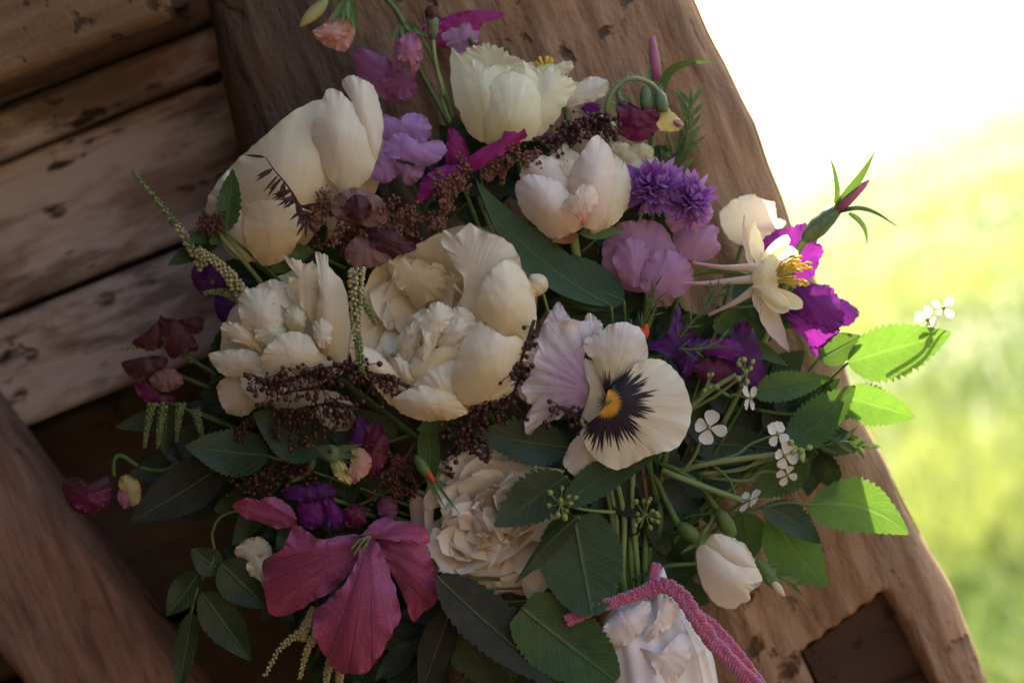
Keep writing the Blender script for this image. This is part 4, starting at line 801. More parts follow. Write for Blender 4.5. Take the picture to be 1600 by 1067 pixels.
patch(t, pts(886, 168, 892, 148, 906, 128, 928, 120, 950, 128, 948, 146, 930, 158, 908, 163), -60, (0, 0), 10, (880, 160), 'ivory')
patch(t, pts(866, 108, 876, 98, 892, 96, 896, 106, 885, 118, 872, 118), -66, (0, 0), 6, (870, 130), 'columbine')
patch(t, pts(818, 104, 826, 98, 842, 99, 846, 108, 832, 112), -70, (0, 0), 5, (840, 130), 'columbine')
for i in range(14): a = rs.uniform(0, 6.28); tube('stamen', [(852, 110, -64), (850 + 14 * math.cos(a), 96 + 8 * math.sin(a), -58 + rs.uniform(-6, 6))], [1.6, 2.4], 'anther', t, n=4, sides=5)
patch(t, pts(908, 170, 920, 160, 935, 162, 938, 176, 920, 182), -66, (0, 0), 5, (900, 175), 'violet')
stem(t, (880, 140, -66), 4, sag=10)
# far white flower at right
t = thing('peony', 'blurred white petals peeping out against the post on the right', 'flower', (1170, 335, -70), 'white peonies')
patch(t, pts(1124, 338, 1138, 318, 1158, 307, 1176, 304, 1196, 313, 1211, 318, 1212, 344, 1204, 372, 1170, 384, 1138, 372), -70, (0, -.2), 20, (1170, 395), 'ivory')
patch(t, pts(1190, 345, 1210, 340, 1228, 348, 1215, 358), -84, (0, 0), 6, (1180, 360), 'ivory'); stem(t, (1170, 350, -90), 4, sag=5)
t = thing('peony', 'small white double flower behind the maroon sweet pea', 'flower', (985, 245, -50), 'white peonies')
for (x, y, r) in ((985, 250, 26), (1002, 238, 20), (968, 236, 20), (992, 262, 20), (1012, 255, 18), (940, 195, 22)): patch(t, [(x + r * math.cos(a), y + r * .7 * math.sin(a)) for a in np.linspace(0, 6.28, 8)[:-1]], -46 + rs.uniform(-4, 8), (0, 0), 10, (x, y + r), 'lemon', ruf=3)
stem(t, (985, 255, -56), 4, sag=5)
# purple scabious-like heads
def pompon(label, c, rx, ry, n, m='scabious', seed=1):
    t = thing('pincushion_flower', label, 'flower', c, 'purple pincushion flowers'); r = random.Random(seed)
    lathe('head', (c[0], c[1] + 4, c[2] - 16), (c[0], c[1] - 4, c[2] + 10), bud_prof(rx * .5), 'deep_violet', t)
    for i in range(n):
        f = (i + .5) / n; ph = math.acos(1 - 1.15 * f); th = i * 2.39996
        d = np.array((math.sin(ph) * math.cos(th), math.sin(ph) * math.sin(th), math.cos(ph)))
        b = np.array(c) + d * np.array((rx, ry, rx)) * .45; tp = np.array(c) + d * np.array((rx, ry, rx * .9)) * r.uniform(.7, 1.25) + np.array((r.uniform(-4, 4), r.uniform(-5, 3), 4))
        petal(t, b, tp, r.uniform(8, 13), r.choice((m, m, 'lilac')), nrm=nrmz(d * .2 + np.array((r.uniform(-.8, .8), -.5, .8))), kind='ovate', cup=.25, curl=r.uniform(-.1, .35), nu=7, nv=5)
    stem(t, (c[0], c[1] + 6, c[2] - 14), 4); return t
pompon('bright purple pincushion flower head right of the blush bloom', (1020, 292, 22), 50, 46, 130, seed=1)
pompon('smaller paler purple pincushion head tilted right below its neighbour', (1080, 312, 10), 40, 46, 92, seed=2)
# green bud with curling sepals at right
t = thing('campion_bud', 'closed pink tipped bud with curling green sepals against the bright field', 'flower', (1280, 355, 20))
lathe('calyx', (1256, 376, 16), (1312, 322, 24), [(0, 6), (.15, 12), (.4, 15), (.7, 13), (1, 8)], 'calyx_hairy', t, 14, 7, .08)
lathe('bud', (1304, 330, 24), (1358, 281, 30), [(0, 8), (.3, 10), (.6, 8), (.85, 5.5), (1, 1.5)], 'pink_bud', t)
def ribbon(parent, name, path, w, mat, nrm=(0, 0, 1), kind='lance', nv=5):
    C = cr(path, 18); T = np.gradient(C, axis=0); V = []; uv = []; hw = np.maximum(prof_w(kind, np.linspace(0.12, 1, 18)), .06) * w / 2
    for i in range(18):
        s_ = nrmz(np.cross(nrmz(T[i]), nrm))
        for j in range(nv): t_ = -1 + 2 * j / (nv - 1); V.append(C[i] + s_ * t_ * hw[i] + nrmz(nrm) * (abs(t_) * hw[i] * .4)); uv.append((j / (nv - 1), i / 17))
    return part(name, np.array(V), grid_faces(18, nv), mat, parent, uv)
ribbon(t, 'sepal', [(1300, 335, 30), (1322, 305, 34), (1348, 270, 34), (1368, 236, 30)], 17, 'leaf', (.3, .2, 1))
ribbon(t, 'sepal', [(1304, 325, 20), (1308, 300, 20), (1304, 270, 18), (1296, 243, 16)], 9, 'leaf', (.3, .2, 1))
ribbon(t, 'sepal', [(1310, 332, 28), (1340, 326, 34), (1370, 334, 36), (1406, 357, 34)], 9, 'leaf_dark', (0, -.6, 1))
ribbon(t, 'sepal', [(1326, 333, 24), (1342, 345, 28), (1352, 362, 30), (1355, 386, 30)], 10, 'leaf', (.6, 0, 1))
tube('stem', [(1260, 372, 16), (1245, 395, 10), (1235, 420, 0), (1200, 520, -30), (1030, 860, -40)], [7, 6, 5, 5, 5], 'stem_pale', t, n=26)
t = thing('campion_bud', 'slender upright pink bud rising before the post top', 'flower', (1024, 130, -40))
lathe('bud', (1026, 128, -40), (1019, 58, -36), [(0, 7), (.3, 9), (.6, 8), (.85, 6), (1, 4)], 'pink_bud', t)
ribbon(t, 'sepal', [(1020, 160, -38), (1014, 125, -32), (1017, 100, -30)], 14, 'calyx_hairy')
ribbon(t, 'sepal', [(1030, 150, -40), (1045, 112, -34), (1075, 98, -30), (1115, 98, -28)], 16, 'leaf_blue', (.2, .6, 1))
tube('stem', [(1026, 126, -42), (1024, 170, -44), (1015, 260, -50), (1000, 500, -60)], [6, 5, 5, 5], 'stem', t)
# fuzzy stalk bud at the top
t = thing('scabious_bud', 'small fuzzy green bud on a thin stalk at the top', 'flower', (678, 60, -5))
lathe('bud', (676, 62, -4), (676, 26, 0), [(0, 4), (.3, 8), (.7, 9.5), (1, 9)], 'calyx_hairy', t)
lathe('crown', (676, 28, 0), (675, 10, 2), [(0, 9.5), (.5, 11), (1, 7)], 'fuzz_dark', t, 10, 5, .12)
G = Geo()
for i in range(60): a = rs.uniform(0, 6.28); p = np.array((676 + 9 * math.cos(a), rs.uniform(8, 60), 9 * math.sin(a))); G.add(tube_geo([p, p + np.array((math.cos(a) * 5, -4, math.sin(a) * 5))], [.5, .2], 3, 3))
G.part('hairs', 'hair', t, 'stuff')
tube('stem', [(676, 60, -4), (680, 95, -6), (692, 145, -12), (708, 205, -24), (900, 700, -60)], [4, 3.6, 3.6, 3.6, 3.6], 'stem_pale', t, n=26)
# little white cress flowers
def cress(label, c, size, rot, face, group='tiny white flowers', st=None):
    t = thing('cress_flower', label, 'flower', c, group); f = nrmz(face); u = nrmz(np.cross(f, (0.1, 1, .1))); w = np.cross(f, u)
    for k_ in range(4):
        a = rot + k_ * 1.5708; d = u * math.cos(a) + w * math.sin(a)
        petal(t, np.array(c) + d * size * .08, np.array(c) + d * size * rs.uniform(.44, .6) + f * rs.uniform(-4, 6), size * rs.uniform(.34, .5), 'small_white', nrm=f, cup=rs.uniform(-.05, .2), curl=rs.uniform(-.3, .2), nu=9, nv=7, ruf=1)
    lathe('centre', np.array(c) - f * 2, np.array(c) + f * 5, bud_prof(size * .08), 'green_bud', t, 8)
    e = st or (TIE[0] + 30, TIE[1] - 160, 0); p = np.array(c, float) - f * 2; e = np.array(e, float)
    tube('stem', [p, p + (e - p) * .25 - f * 10, (p + e) / 2 + np.array((0, 8, -6)), e], [1.8, 2.2, 2.6, 3], 'stem_pale', t, n=16)
cress('single four petalled white flower just right of the pansy', (1108, 668, 80), 50, .35, (0, 0, 1), st=(1060, 745, 30))
cress('tiny white flower seen edge on above the single four petalled one', (1172, 622, 60), 42, .8, (.95, 0, .35), st=(1110, 600, 40))
cress('white flower at the top of the cluster of small blossoms', (1215, 678, 66), 46, .6, (.6, -.2, .7), st=(1080, 730, 30))
cress('white flower in the middle of the cluster of small blossoms', (1226, 712, 70), 44, .3, (.35, .1, .9), st=(1090, 740, 30))
cress('white flower at the bottom of the cluster of small blossoms', (1230, 742, 60), 36, .2, (.4, .5, .7), st=(1100, 745, 20))
cress('bruised white flower at the end of the lowest green stalk', (1172, 782, 56), 40, .5, (-.5, -.6, .5), st=(1050, 735, 20))
cress('sunlit white flower standing beyond the big leaf tip', (1450, 500, -10), 46, .4, (-.6, -.1, .7), st=(1380, 560, -30))
cress('upper sunlit white flower beyond the big leaf tip', (1474, 482, -16), 40, .9, (.3, -.5, .7), st=(1390, 565, -34))
# green bud clusters
def budspray(label, c, spread, n, e, r=5, mat='green_bud', grp='green bud sprays', seed=1, name='bud_spray'):
    t = thing(name, label, 'buds', c, grp); q = random.Random(seed); c = np.array(c, float); e = np.array(e, float)
    tube('stem', [e, (e + c) / 2 + np.array((0, 4, 0)), c], [3, 2.6, 2], 'stem_pale', t)
    me = None
    for i in range(n):
        a = q.uniform(0, 6.28); d = np.array((math.cos(a), math.sin(a), q.uniform(-.6, .8))) * spread * math.sqrt(q.random()); p = c + d
        tube('pedicel', [c - d * .15, c + d * .5 + np.array((0, 2, 0)), p], [1.2, 1.1, 1], 'stem_pale', t, n=5, sides=4)
        lathe('bud', p - nrmz(d) * r, p + nrmz(d) * r * 1.1, bud_prof(r * q.uniform(.75, 1.1)), mat, t, 8)
    return t
budspray('small round green buds above the edge on white flower', (1166, 582, 62), 24, 10, (1080, 640, 30), seed=3)
budspray('loose green buds beside the dark violet sweet pea', (1106, 598, 66), 16, 6, (1080, 640, 30), 4, seed=4)
budspray('green buds lying over the white rose leaf', (876, 786, 122), 26, 13, (960, 800, 40), 5, seed=5)
budspray('green buds on the stems right of the broad leaf', (1008, 802, 30), 26, 15, (985, 860, -10), 4.5, seed=6)
budspray('green and white buds within the cluster of small blossoms', (1246, 702, 62), 20, 8, (1100, 745, 20), 6, seed=7)
budspray('pale cream buds beside the open peony at its right', (846, 448, 84), 24, 3, (880, 560, 20), 18, 'cream', seed=11)
# small red tipped rosebuds
for (label, p, q_, w) in (('tiny green rosebud with a red tip left of the white rose', (648, 712, 92), (676, 752, 104), 9), ('small red bud tip above the white pansy', (1004, 532, 60), (1008, 506, 64), 9)):
    t = thing('rosebud', label, 'bud', p, 'red tipped rosebuds'); p = np.array(p, float); q_ = np.array(q_, float); ax = q_ - p
    lathe('bud', p, p + ax * 1.0, bud_prof(w), 'calyx' if w and p[0] < 700 else 'red_tip', t)
    lathe('tip', p + ax * .55 + np.array((2, 0, 4)), p + ax * 1.02 + np.array((2, 0, 2)), bud_prof(w * .55), 'red_tip', t)
    for k_ in range(4): petal(t, p + ax * .2, p + ax * (1.5 + .3 * k_ % 1) + np.array((rs.uniform(-22, 22), rs.uniform(-4, 12), 6)), 6, 'calyx', 'sepal', kind='lance')
    stem(t, p, 3)
# yellow white bloom behind the clematis
flower('snapdragon', 'cream and yellow blossom half hidden behind the clematis', (415, 885, 20), [
    ('cream_shade', 24, 10, pts(366, 862, 380, 845, 402, 838, 420, 848, 425, 868, 405, 880, 380, 876), None),
    ('columbine', 34, 10, pts(385, 880, 405, 866, 425, 872, 432, 895, 420, 925, 404, 905, 390, 898), None),
    ('bud_yellow', 40, 6, pts(405, 895, 418, 890, 428, 905, 424, 932, 412, 920), None)], 'other blossoms')

# ------------------------------------------------------------------ leaves
def leaf(parent, base, tip, w, mat='leaf', nrm=(0, -.15, 1), teeth=16, td=.22, kind='ovate', cup=0, bend=.06, fold=.18, curl=0, side=0, wave=1.5, name='blade', rib=True):
    V, Fc, uv = petal_geo(base, tip, w, nrm=nrm, kind=kind, cup=cup, bend=bend, fold=fold, curl=curl, side=side, teeth=teeth, td=td, nu=teeth * 4 + 1 if teeth else 28, nv=9, wave=wave)
    o = part(name, V, Fc, mat, parent, uv)
    if rib and 'bright' not in mat:
        sp_ = V[4::9][::max(1, len(V) // 9 // 10)] + nrmz(nrm) * .5; r0 = max(1.1, w * .020); tube('midrib', sp_, [r0, r0 * .7, .35], 'rib_dark' if 'bright' not in mat else 'stem_pale', o, n=26, sides=6)
    return o
def leafthing(label, base, tip, w, mat='leaf', end=None, group='serrated leaves', nm='rose_leaf', sag=20, **k):
    t = thing(nm, label, 'leaf', base, group); leaf(t, base, tip, w, mat, **k)
    b = np.array(base, float); q = np.array(tip, float); n_ = nrmz(k.get('nrm', (0, -.15, 1)))
    stem(t, base, 2.6, 'stem', end, sag, 'stalk'); return t
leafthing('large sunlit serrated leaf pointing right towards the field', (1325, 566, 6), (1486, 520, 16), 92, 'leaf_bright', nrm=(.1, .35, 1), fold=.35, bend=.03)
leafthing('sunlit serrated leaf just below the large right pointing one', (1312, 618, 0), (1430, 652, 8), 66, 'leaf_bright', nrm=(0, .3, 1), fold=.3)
leafthing('upright serrated leaf leaning over the small white flowers', (1232, 696, 40), (1336, 602, 44), 74, 'leaf', nrm=(-.35, -.2, 1), fold=.1)
leafthing('green serrated leaf right of the dark violet sweet pea', (1172, 612, 30), (1298, 590, 36), 50, 'leaf', nrm=(0, -.3, 1))
leafthing('rounded green leaf at the foot of the violet clematis', (1280, 560, 0), (1345, 525, 8), 50, 'leaf', teeth=0, kind='ovate')
leafthing('narrow blue green leaf under the violet clematis', (1155, 525, 30), (1232, 572, 26), 26, 'leaf_blue', teeth=0, kind='lance')
leafthing('small green leaf beside the columbine spur', (1118, 520, 40), (1150, 482, 44), 30, 'leaf', teeth=6)
leafthing('dark serrated leaf behind the lowest white flower', (1262, 718, 10), (1170, 775, 0), 64, 'leaf', nrm=(0, 0, 1))
leafthing('broad shaded leaf behind the tangle of green stalks', (1080, 690, -10), (1215, 700, -10), 66, 'leaf_dark')
leafthing('dark leaf under the single four petalled flower', (1060, 760, -20), (1180, 700, -14), 80, 'leaf_dark')
t = thing('rose_leaf', 'compound rose leaf with three leaflets over the lower right post', 'leaf', (1200, 800, 0), 'serrated leaves')
leaf(t, (1264, 790, 10), (1420, 834, 14), 88, 'leaf_bright', nrm=(.1, -.15, 1), side=.14, fold=.05, td=.18, name='leaflet')
leaf(t, (1208, 800, 8), (1292, 916, 6), 88, 'leaf_bright', nrm=(.1, 0, 1), fold=.08, side=-.05, td=.16, name='leaflet')
leaf(t, (1192, 790, 22), (1282, 850, 30), 56, 'leaf_dark', nrm=(.35, -.4, 1), fold=.3, side=.12, bend=.14, name='leaflet')
tube('stalk', [(1268, 790, 10), (1230, 785, 14), (1195, 792, 16), (1150, 800, 10), (1060, 812, -10), (1000, 880, -30)], [2.4] * 6, 'stem', t, n=26)
leafthing('rounded pale leaf behind the creamy rosebud', (1160, 800, -20), (1170, 880, -20), 66, 'leaf', teeth=0)
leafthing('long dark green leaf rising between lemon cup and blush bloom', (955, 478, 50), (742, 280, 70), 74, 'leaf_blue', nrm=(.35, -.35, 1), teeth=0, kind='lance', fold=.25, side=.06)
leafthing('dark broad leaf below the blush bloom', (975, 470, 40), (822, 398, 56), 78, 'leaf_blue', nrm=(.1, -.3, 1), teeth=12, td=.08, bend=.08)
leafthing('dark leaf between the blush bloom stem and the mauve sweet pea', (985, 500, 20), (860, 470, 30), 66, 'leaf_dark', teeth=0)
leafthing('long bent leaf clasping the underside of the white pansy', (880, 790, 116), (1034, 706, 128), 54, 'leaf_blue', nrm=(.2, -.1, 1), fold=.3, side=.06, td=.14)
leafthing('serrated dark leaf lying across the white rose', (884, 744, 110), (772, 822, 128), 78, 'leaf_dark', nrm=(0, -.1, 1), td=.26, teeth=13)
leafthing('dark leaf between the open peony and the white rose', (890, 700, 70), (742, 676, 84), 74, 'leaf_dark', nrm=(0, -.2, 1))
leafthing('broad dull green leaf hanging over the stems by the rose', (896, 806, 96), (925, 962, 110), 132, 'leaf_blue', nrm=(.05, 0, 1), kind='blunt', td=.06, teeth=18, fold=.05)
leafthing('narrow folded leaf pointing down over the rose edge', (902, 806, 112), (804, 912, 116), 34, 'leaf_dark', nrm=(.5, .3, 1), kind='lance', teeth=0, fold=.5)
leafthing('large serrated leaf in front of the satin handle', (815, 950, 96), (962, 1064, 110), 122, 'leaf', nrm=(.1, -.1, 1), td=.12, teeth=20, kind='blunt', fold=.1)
leafthing('long almost black leaf crossing the bottom centre', (682, 900, 112), (905, 1085, 112), 92, 'leaf_wine_shadow', nrm=(.2, -.35, 1), td=.16, teeth=20)
leafthing('dark strap leaf hanging at the bottom by the clematis', (705, 945, 70), (655, 1090, 70), 60, 'leaf_wine_shadow', teeth=0, kind='lance')
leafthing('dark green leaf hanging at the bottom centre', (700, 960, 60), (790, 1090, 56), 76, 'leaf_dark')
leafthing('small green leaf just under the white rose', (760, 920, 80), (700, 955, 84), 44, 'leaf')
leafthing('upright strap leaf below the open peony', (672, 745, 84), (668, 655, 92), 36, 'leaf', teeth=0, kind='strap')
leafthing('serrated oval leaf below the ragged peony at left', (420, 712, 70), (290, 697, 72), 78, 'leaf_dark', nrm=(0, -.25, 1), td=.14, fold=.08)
leafthing('nearly black pointed leaf at the lower left', (352, 722, 44), (204, 814, 40), 84, 'leaf_wine_shadow', nrm=(-.2, -.3, 1), td=.1)
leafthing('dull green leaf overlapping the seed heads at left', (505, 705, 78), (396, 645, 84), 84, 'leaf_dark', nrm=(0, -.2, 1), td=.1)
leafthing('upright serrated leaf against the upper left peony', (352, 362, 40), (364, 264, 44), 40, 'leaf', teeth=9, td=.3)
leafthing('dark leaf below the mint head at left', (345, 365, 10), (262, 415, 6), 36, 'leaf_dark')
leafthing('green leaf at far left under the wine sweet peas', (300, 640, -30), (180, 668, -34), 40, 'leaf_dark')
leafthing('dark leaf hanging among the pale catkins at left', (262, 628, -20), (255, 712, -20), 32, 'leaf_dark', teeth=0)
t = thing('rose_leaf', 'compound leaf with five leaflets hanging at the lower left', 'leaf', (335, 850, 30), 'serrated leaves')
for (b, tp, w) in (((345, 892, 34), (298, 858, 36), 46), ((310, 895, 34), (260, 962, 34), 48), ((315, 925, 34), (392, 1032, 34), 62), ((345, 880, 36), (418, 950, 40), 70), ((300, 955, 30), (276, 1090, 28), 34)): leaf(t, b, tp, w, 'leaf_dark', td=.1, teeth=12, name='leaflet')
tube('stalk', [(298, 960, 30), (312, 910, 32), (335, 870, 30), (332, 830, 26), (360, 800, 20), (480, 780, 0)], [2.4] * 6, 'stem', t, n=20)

# ------------------------------------------------------------------ seed heads, astilbe, spikes, sprigs
_q = Geo(); 
def unit_berry():
    V, Fc, uv = lathe_geo((0, -1, 0), (0, 1, 0), [(0.02, .2), (.15, .7), (.35, .95), (.55, 1), (.75, .82), (.92, .45), (1, .12)], 8); return V, Fc, uv
BV, BF, BU = unit_berry()
BM = mesh_from('berry', BV * S, BF, 'berry', BU)
def berry(parent, p, r):
    o = bpy.data.objects.new('berry', BM); col.objects.link(o); o.parent = parent
    q = Wp([p])[0] - base_of(parent); o.location = q; s = r * (1 - p[2] / DP); o.scale = (s, s, s); o.rotation_euler = (rng.uniform(0, 6), rng.uniform(0, 6), 0)
def seedhead(label, path, spread, n, r=5.2, seed=1, dense=0, fill=None):
    t = thing('seed_head', label, 'seed head', path[0], 'dark seed heads'); q = random.Random(seed); C = cr(path, 40)
    tube('stem', path, [3.2, 2.6, 2], 'stem_dark', t, n=24); G = Geo(); D = Geo()
    for i in range(n + dense):
        c = C[int(q.uniform(.1, .999) * 40)]; f = q.random() ** .6
        d = np.array((q.uniform(-.6, .6) * spread[0], q.uniform(-.35, 1) * spread[1], q.uniform(-.3, 1) * spread[2])) * f; p = c + d
        G.add(tube_geo([c, c + d * .6 + np.array((0, -3, 2)), p], [1.1, .9, .8], 4, 3))
        rr_ = r * q.uniform(.6, 1.15)
        if i < n: berry(t, p, rr_)
        else: D.add((BV * rr_ * .8 + p, BF, BU))
    G.part('branchlets', 'stem_dark', t, 'stuff')
    if dense: D.part('berries', 'berry', t, 'stuff')
    return t
seedhead('wide dark berry seed head arched between the two lower peonies', [(640, 604, 126), (600, 590, 128), (545, 572, 124), (490, 580, 120), (440, 596, 118), (400, 590, 116)], (56, 50, 26), 115, 4.8, 1, 90)
seedhead('dark seed head hanging below the ragged peony', [(560, 640, 96), (520, 630, 96), (470, 640, 92), (430, 650, 88)], (60, 70, 20), 80, 4.6, 2, 40)
seedhead('sparse dark seed sprig over the right side of the open peony', [(835, 500, 136), (822, 540, 142), (812, 570, 144), (800, 590, 142)], (46, 22, 14), 30, 4.8, 3)
seedhead('dark seed cluster between open peony and pansy leaf', [(800, 600, 100), (765, 625, 104), (735, 650, 104), (720, 690, 104)], (70, 50, 20), 70, 5, 4, 60)
seedhead('dark seeds scattered on the lilac pansy lower edge', [(905, 650, 100), (885, 640, 106), (868, 635, 108)], (46, 36, 8), 18, 5, 5)
seedhead('brown seed head between the lemon cup and the blush bloom', [(850, 230, 24), (880, 205, 26), (915, 190, 24), (950, 185, 16)], (60, 40, 24), 120, 5, 6, 60)
seedhead('thin dark seeds hanging over the top of the rose', [(742, 690, 116), (752, 700, 118), (764, 712, 118)], (26, 20, 8), 12, 5, 7)
seedhead('dark seed head in the shade under the serrated oval leaf', [(420, 740, 60), (390, 750, 58), (440, 720, 60), (470, 735, 60)], (80, 40, 16), 50, 4.6, 8, 60)
seedhead('shadowed seed head left of the dull green leaf', [(400, 650, 60), (380, 660, 58), (370, 680, 56)], (46, 40, 12), 30, 4.6, 9)
def plume(label, path, spread, n, m='fuzz', seed=1, r=3.2, name='astilbe_plume', grp='rusty plumes'):
    t = thing(name, label, 'plume', path[0], grp); q = random.Random(seed); C = cr(path, 50); tube('stem', path, [2.6, 2, 1.4], 'stem_red', t, n=24); G = Geo(); B = Geo()
    for k_ in range(max(8, n // 26)):
        c = C[int(q.random() * 49)]; a = np.array((q.uniform(-1, 1) * spread[0], q.uniform(-1, 1) * spread[1], q.uniform(-.2, 1) * spread[2])); B.add(tube_geo([c, c + a * .5 + np.array((0, -2, 0)), c + a], [1.1, .9, .6], 5, 3))
        for i in range(26):
            f = q.uniform(.15, 1.05); p = c + a * f + np.array([q.gauss(0, 3.6) for _ in range(3)]); d = nrmz([q.gauss(0, 1), q.gauss(0, 1), q.gauss(0, 1)]); rr_ = r * q.uniform(.6, 1.2)
            G.add(lathe_geo(p - d * rr_, p + d * rr_ * 1.3, [(0, .25 * rr_), (.35, .9 * rr_), (.7, .75 * rr_), (1, .1 * rr_)], 5))
    B.part('branchlets', 'stem_red', t, 'stuff'); G.part('florets', m, t, 'stuff'); return t
plume('rusty astilbe plume left of the magenta sweet pea', [(640, 350, 44), (590, 350, 50), (540, 345, 46), (500, 310, 34)], (46, 44, 26), 900, 'fuzz', 1)
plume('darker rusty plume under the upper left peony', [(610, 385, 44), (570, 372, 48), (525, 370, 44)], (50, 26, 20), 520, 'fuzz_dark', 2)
plume('upright rusty plume below the hot magenta sweet pea', [(690, 355, 56), (695, 320, 60), (705, 290, 58), (735, 265, 50)], (24, 30, 14), 520, 'fuzz', 3)
plume('rusty plume reaching up to the blush bloom', [(775, 270, 34), (800, 250, 40), (830, 235, 40)], (36, 26, 16), 420, 'fuzz', 4)
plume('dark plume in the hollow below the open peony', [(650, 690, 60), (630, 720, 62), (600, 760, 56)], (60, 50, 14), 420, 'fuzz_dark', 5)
# dark grass spray
t = thing('grass_spray', 'thin dark maroon grass spray over the upper left peony', 'grass spray', (470, 340, 90))
sp_ = [(480, 350, 84), (462, 310, 94), (445, 285, 98), (428, 265, 98), (415, 246, 94)]; tube('stem', sp_, [2, 1.6, 1.2, .8], 'stem_dark', t); C = cr(sp_, 40)
for (f, n_, ac, sp_a, L0) in ((.80, 4, 2.55, .22, 34), (.62, 3, 2.15, .25, 36), (.50, 2, 1.75, .2, 30), (.36, 7, 2.2, 1.0, 30), (.26, 8, 1.9, 1.4, 30), (.16, 8, 1.2, 1.6, 32), (.06, 6, 1.0, 1.6, 28)):
    for j in range(n_):
        c = C[int(min(1, max(0, f + rs.uniform(-.05, .05))) * 39)]; a = ac + rs.uniform(-1, 1) * sp_a; L = L0 * rs.uniform(.75, 1.15); d = np.array((math.cos(a), math.sin(a) * .9, rs.uniform(-.1, .35)))
        petal(t, c, c + d * L, 5.2, 'spray_leaf', 'blade', kind='lance', nu=7, nv=3, bend=rs.uniform(-.05, .05))
petal(t, (415, 246, 94), (380, 242, 94), 5, 'spray_leaf', 'blade', kind='lance', nu=7, nv=3)
# cream flower spikes
def spike(label, path, w, n, m='spike', m2='spike_green', seed=1, taper=1.0, grp='cream flower spikes', r=4.2, cut=.72):
    t = thing('flower_spike', label, 'flower spike', path[0], grp); q = random.Random(seed); C = cr(path, 60); tube('stem', path, [3, 2.4, 1.4], 'stem_pale', t, n=24); G = Geo(); H = Geo()
    for i in range(n):
        f = (i + .5) / n; c = C[min(59, int(f * 60))]; ww = w * (1 - taper * .7 * f); a = i * 2.4 + q.uniform(-.3, .3); T = nrmz(C[min(59, int(f * 60) + 1)] - C[max(0, int(f * 60) - 1)])
        s1 = nrmz(np.cross(T, (0, 0, 1))); s2 = np.cross(T, s1); d = s1 * math.cos(a) + s2 * math.sin(a); p = c + d * ww; rr_ = r * (1 - .45 * f * taper) * q.uniform(.8, 1.15); dd = nrmz(d + T * .5)
        (G if f < cut else H).add(lathe_geo(p - dd * rr_, p + dd * rr_ * 1.1, [(0, .3 * rr_), (.35, .85 * rr_), (.7, .8 * rr_), (1, .15 * rr_)], 6))
    if G.n: G.part('florets', m, t, 'stuff')
    if H.n: H.part('buds', m2, t, 'stuff')
    return t
spike('cream spike pointing up left against the board wall', [(318, 418, 20), (290, 372, 14), (258, 330, 4), (208, 268, -8)], 7, 90, seed=1, cut=.5)
spike('cream spike leaning between the mint head and ragged peony', [(380, 462, 50), (358, 430, 52), (335, 408, 50), (310, 388, 46)], 10, 90, seed=2, cut=1)
spike('cream spike hanging between the two lower peonies', [(557, 420, 120), (556, 470, 132), (558, 520, 136), (566, 582, 134)], 11, 130, seed=3, cut=.7)
spike('short green spike beside the hanging cream one', [(562, 460, 130), (575, 485, 134), (588, 508, 132)], 5, 36, 'spike_green', seed=4)
spike('thin green spike left of the ragged peony', [(372, 465, 44), (345, 456, 40), (318, 458, 36)], 6, 44, 'spike_green', seed=14)
for i, (lb, pth) in enumerate((('longest pale catkin curving left at the bottom', [(505, 960, 60), (475, 985, 66), (440, 1010, 66), (414, 1055, 62)]), ('pale catkin hanging straight beside the longest one', [(500, 985, 64), (482, 1010, 68), (468, 1060, 64)]), ('pale catkin rising to the clematis petal', [(470, 1000, 60), (478, 975, 64), (488, 948, 66)]), ('pale catkin bunch under the clematis petal tip', [(520, 1020, 60), (512, 1050, 64), (505, 1090, 64)]), ('pale catkin right of the bunch under the petal tip', [(530, 1030, 58), (530, 1060, 60), (528, 1095, 60)]), ('pale green catkin hanging at far left', [(238, 630, -20), (230, 665, -18), (226, 700, -20)]), ('second pale catkin hanging at far left', [(255, 628, -20), (250, 670, -18), (246, 700, -20)]), ('catkin beside the dark hanging leaf at left', [(282, 630, -16), (278, 660, -14), (276, 690, -16)]), ('catkin near the serrated oval leaf at left', [(305, 640, -6), (312, 665, -4), (318, 690, -6)]), ('faint catkin arching behind the wine sweet peas', [(300, 560, -40), (250, 540, -46), (190, 545, -50)]))):
    spike(lb, pth, 6, 60, 'spike' if i < 5 else 'spike_green', seed=20 + i, cut=1 if i < 5 else .6, grp='pale catkins', r=4.4 if i < 5 else 3.2)
# mint head
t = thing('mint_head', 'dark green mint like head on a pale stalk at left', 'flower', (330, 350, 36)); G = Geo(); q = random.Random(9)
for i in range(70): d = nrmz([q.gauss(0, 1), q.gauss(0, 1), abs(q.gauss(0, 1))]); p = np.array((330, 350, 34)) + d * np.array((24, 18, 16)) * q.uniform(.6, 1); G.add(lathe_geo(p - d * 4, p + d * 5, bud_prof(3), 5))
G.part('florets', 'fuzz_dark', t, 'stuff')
for (a, b, w) in (((325, 365, 30), (296, 378, 34), 22), ((330, 368, 34), (345, 382, 36), 20), ((320, 345, 36), (312, 328, 36), 14), ((340, 345, 40), (352, 330, 42), 14)): petal(t, a, b, w, 'leaf', 'bract', kind='ovate')
tube('stem', [(338, 362, 30), (365, 392, 26), (395, 425, 10), (500, 560, -30)], [5, 4.5, 4, 4], 'stem_pale', t)
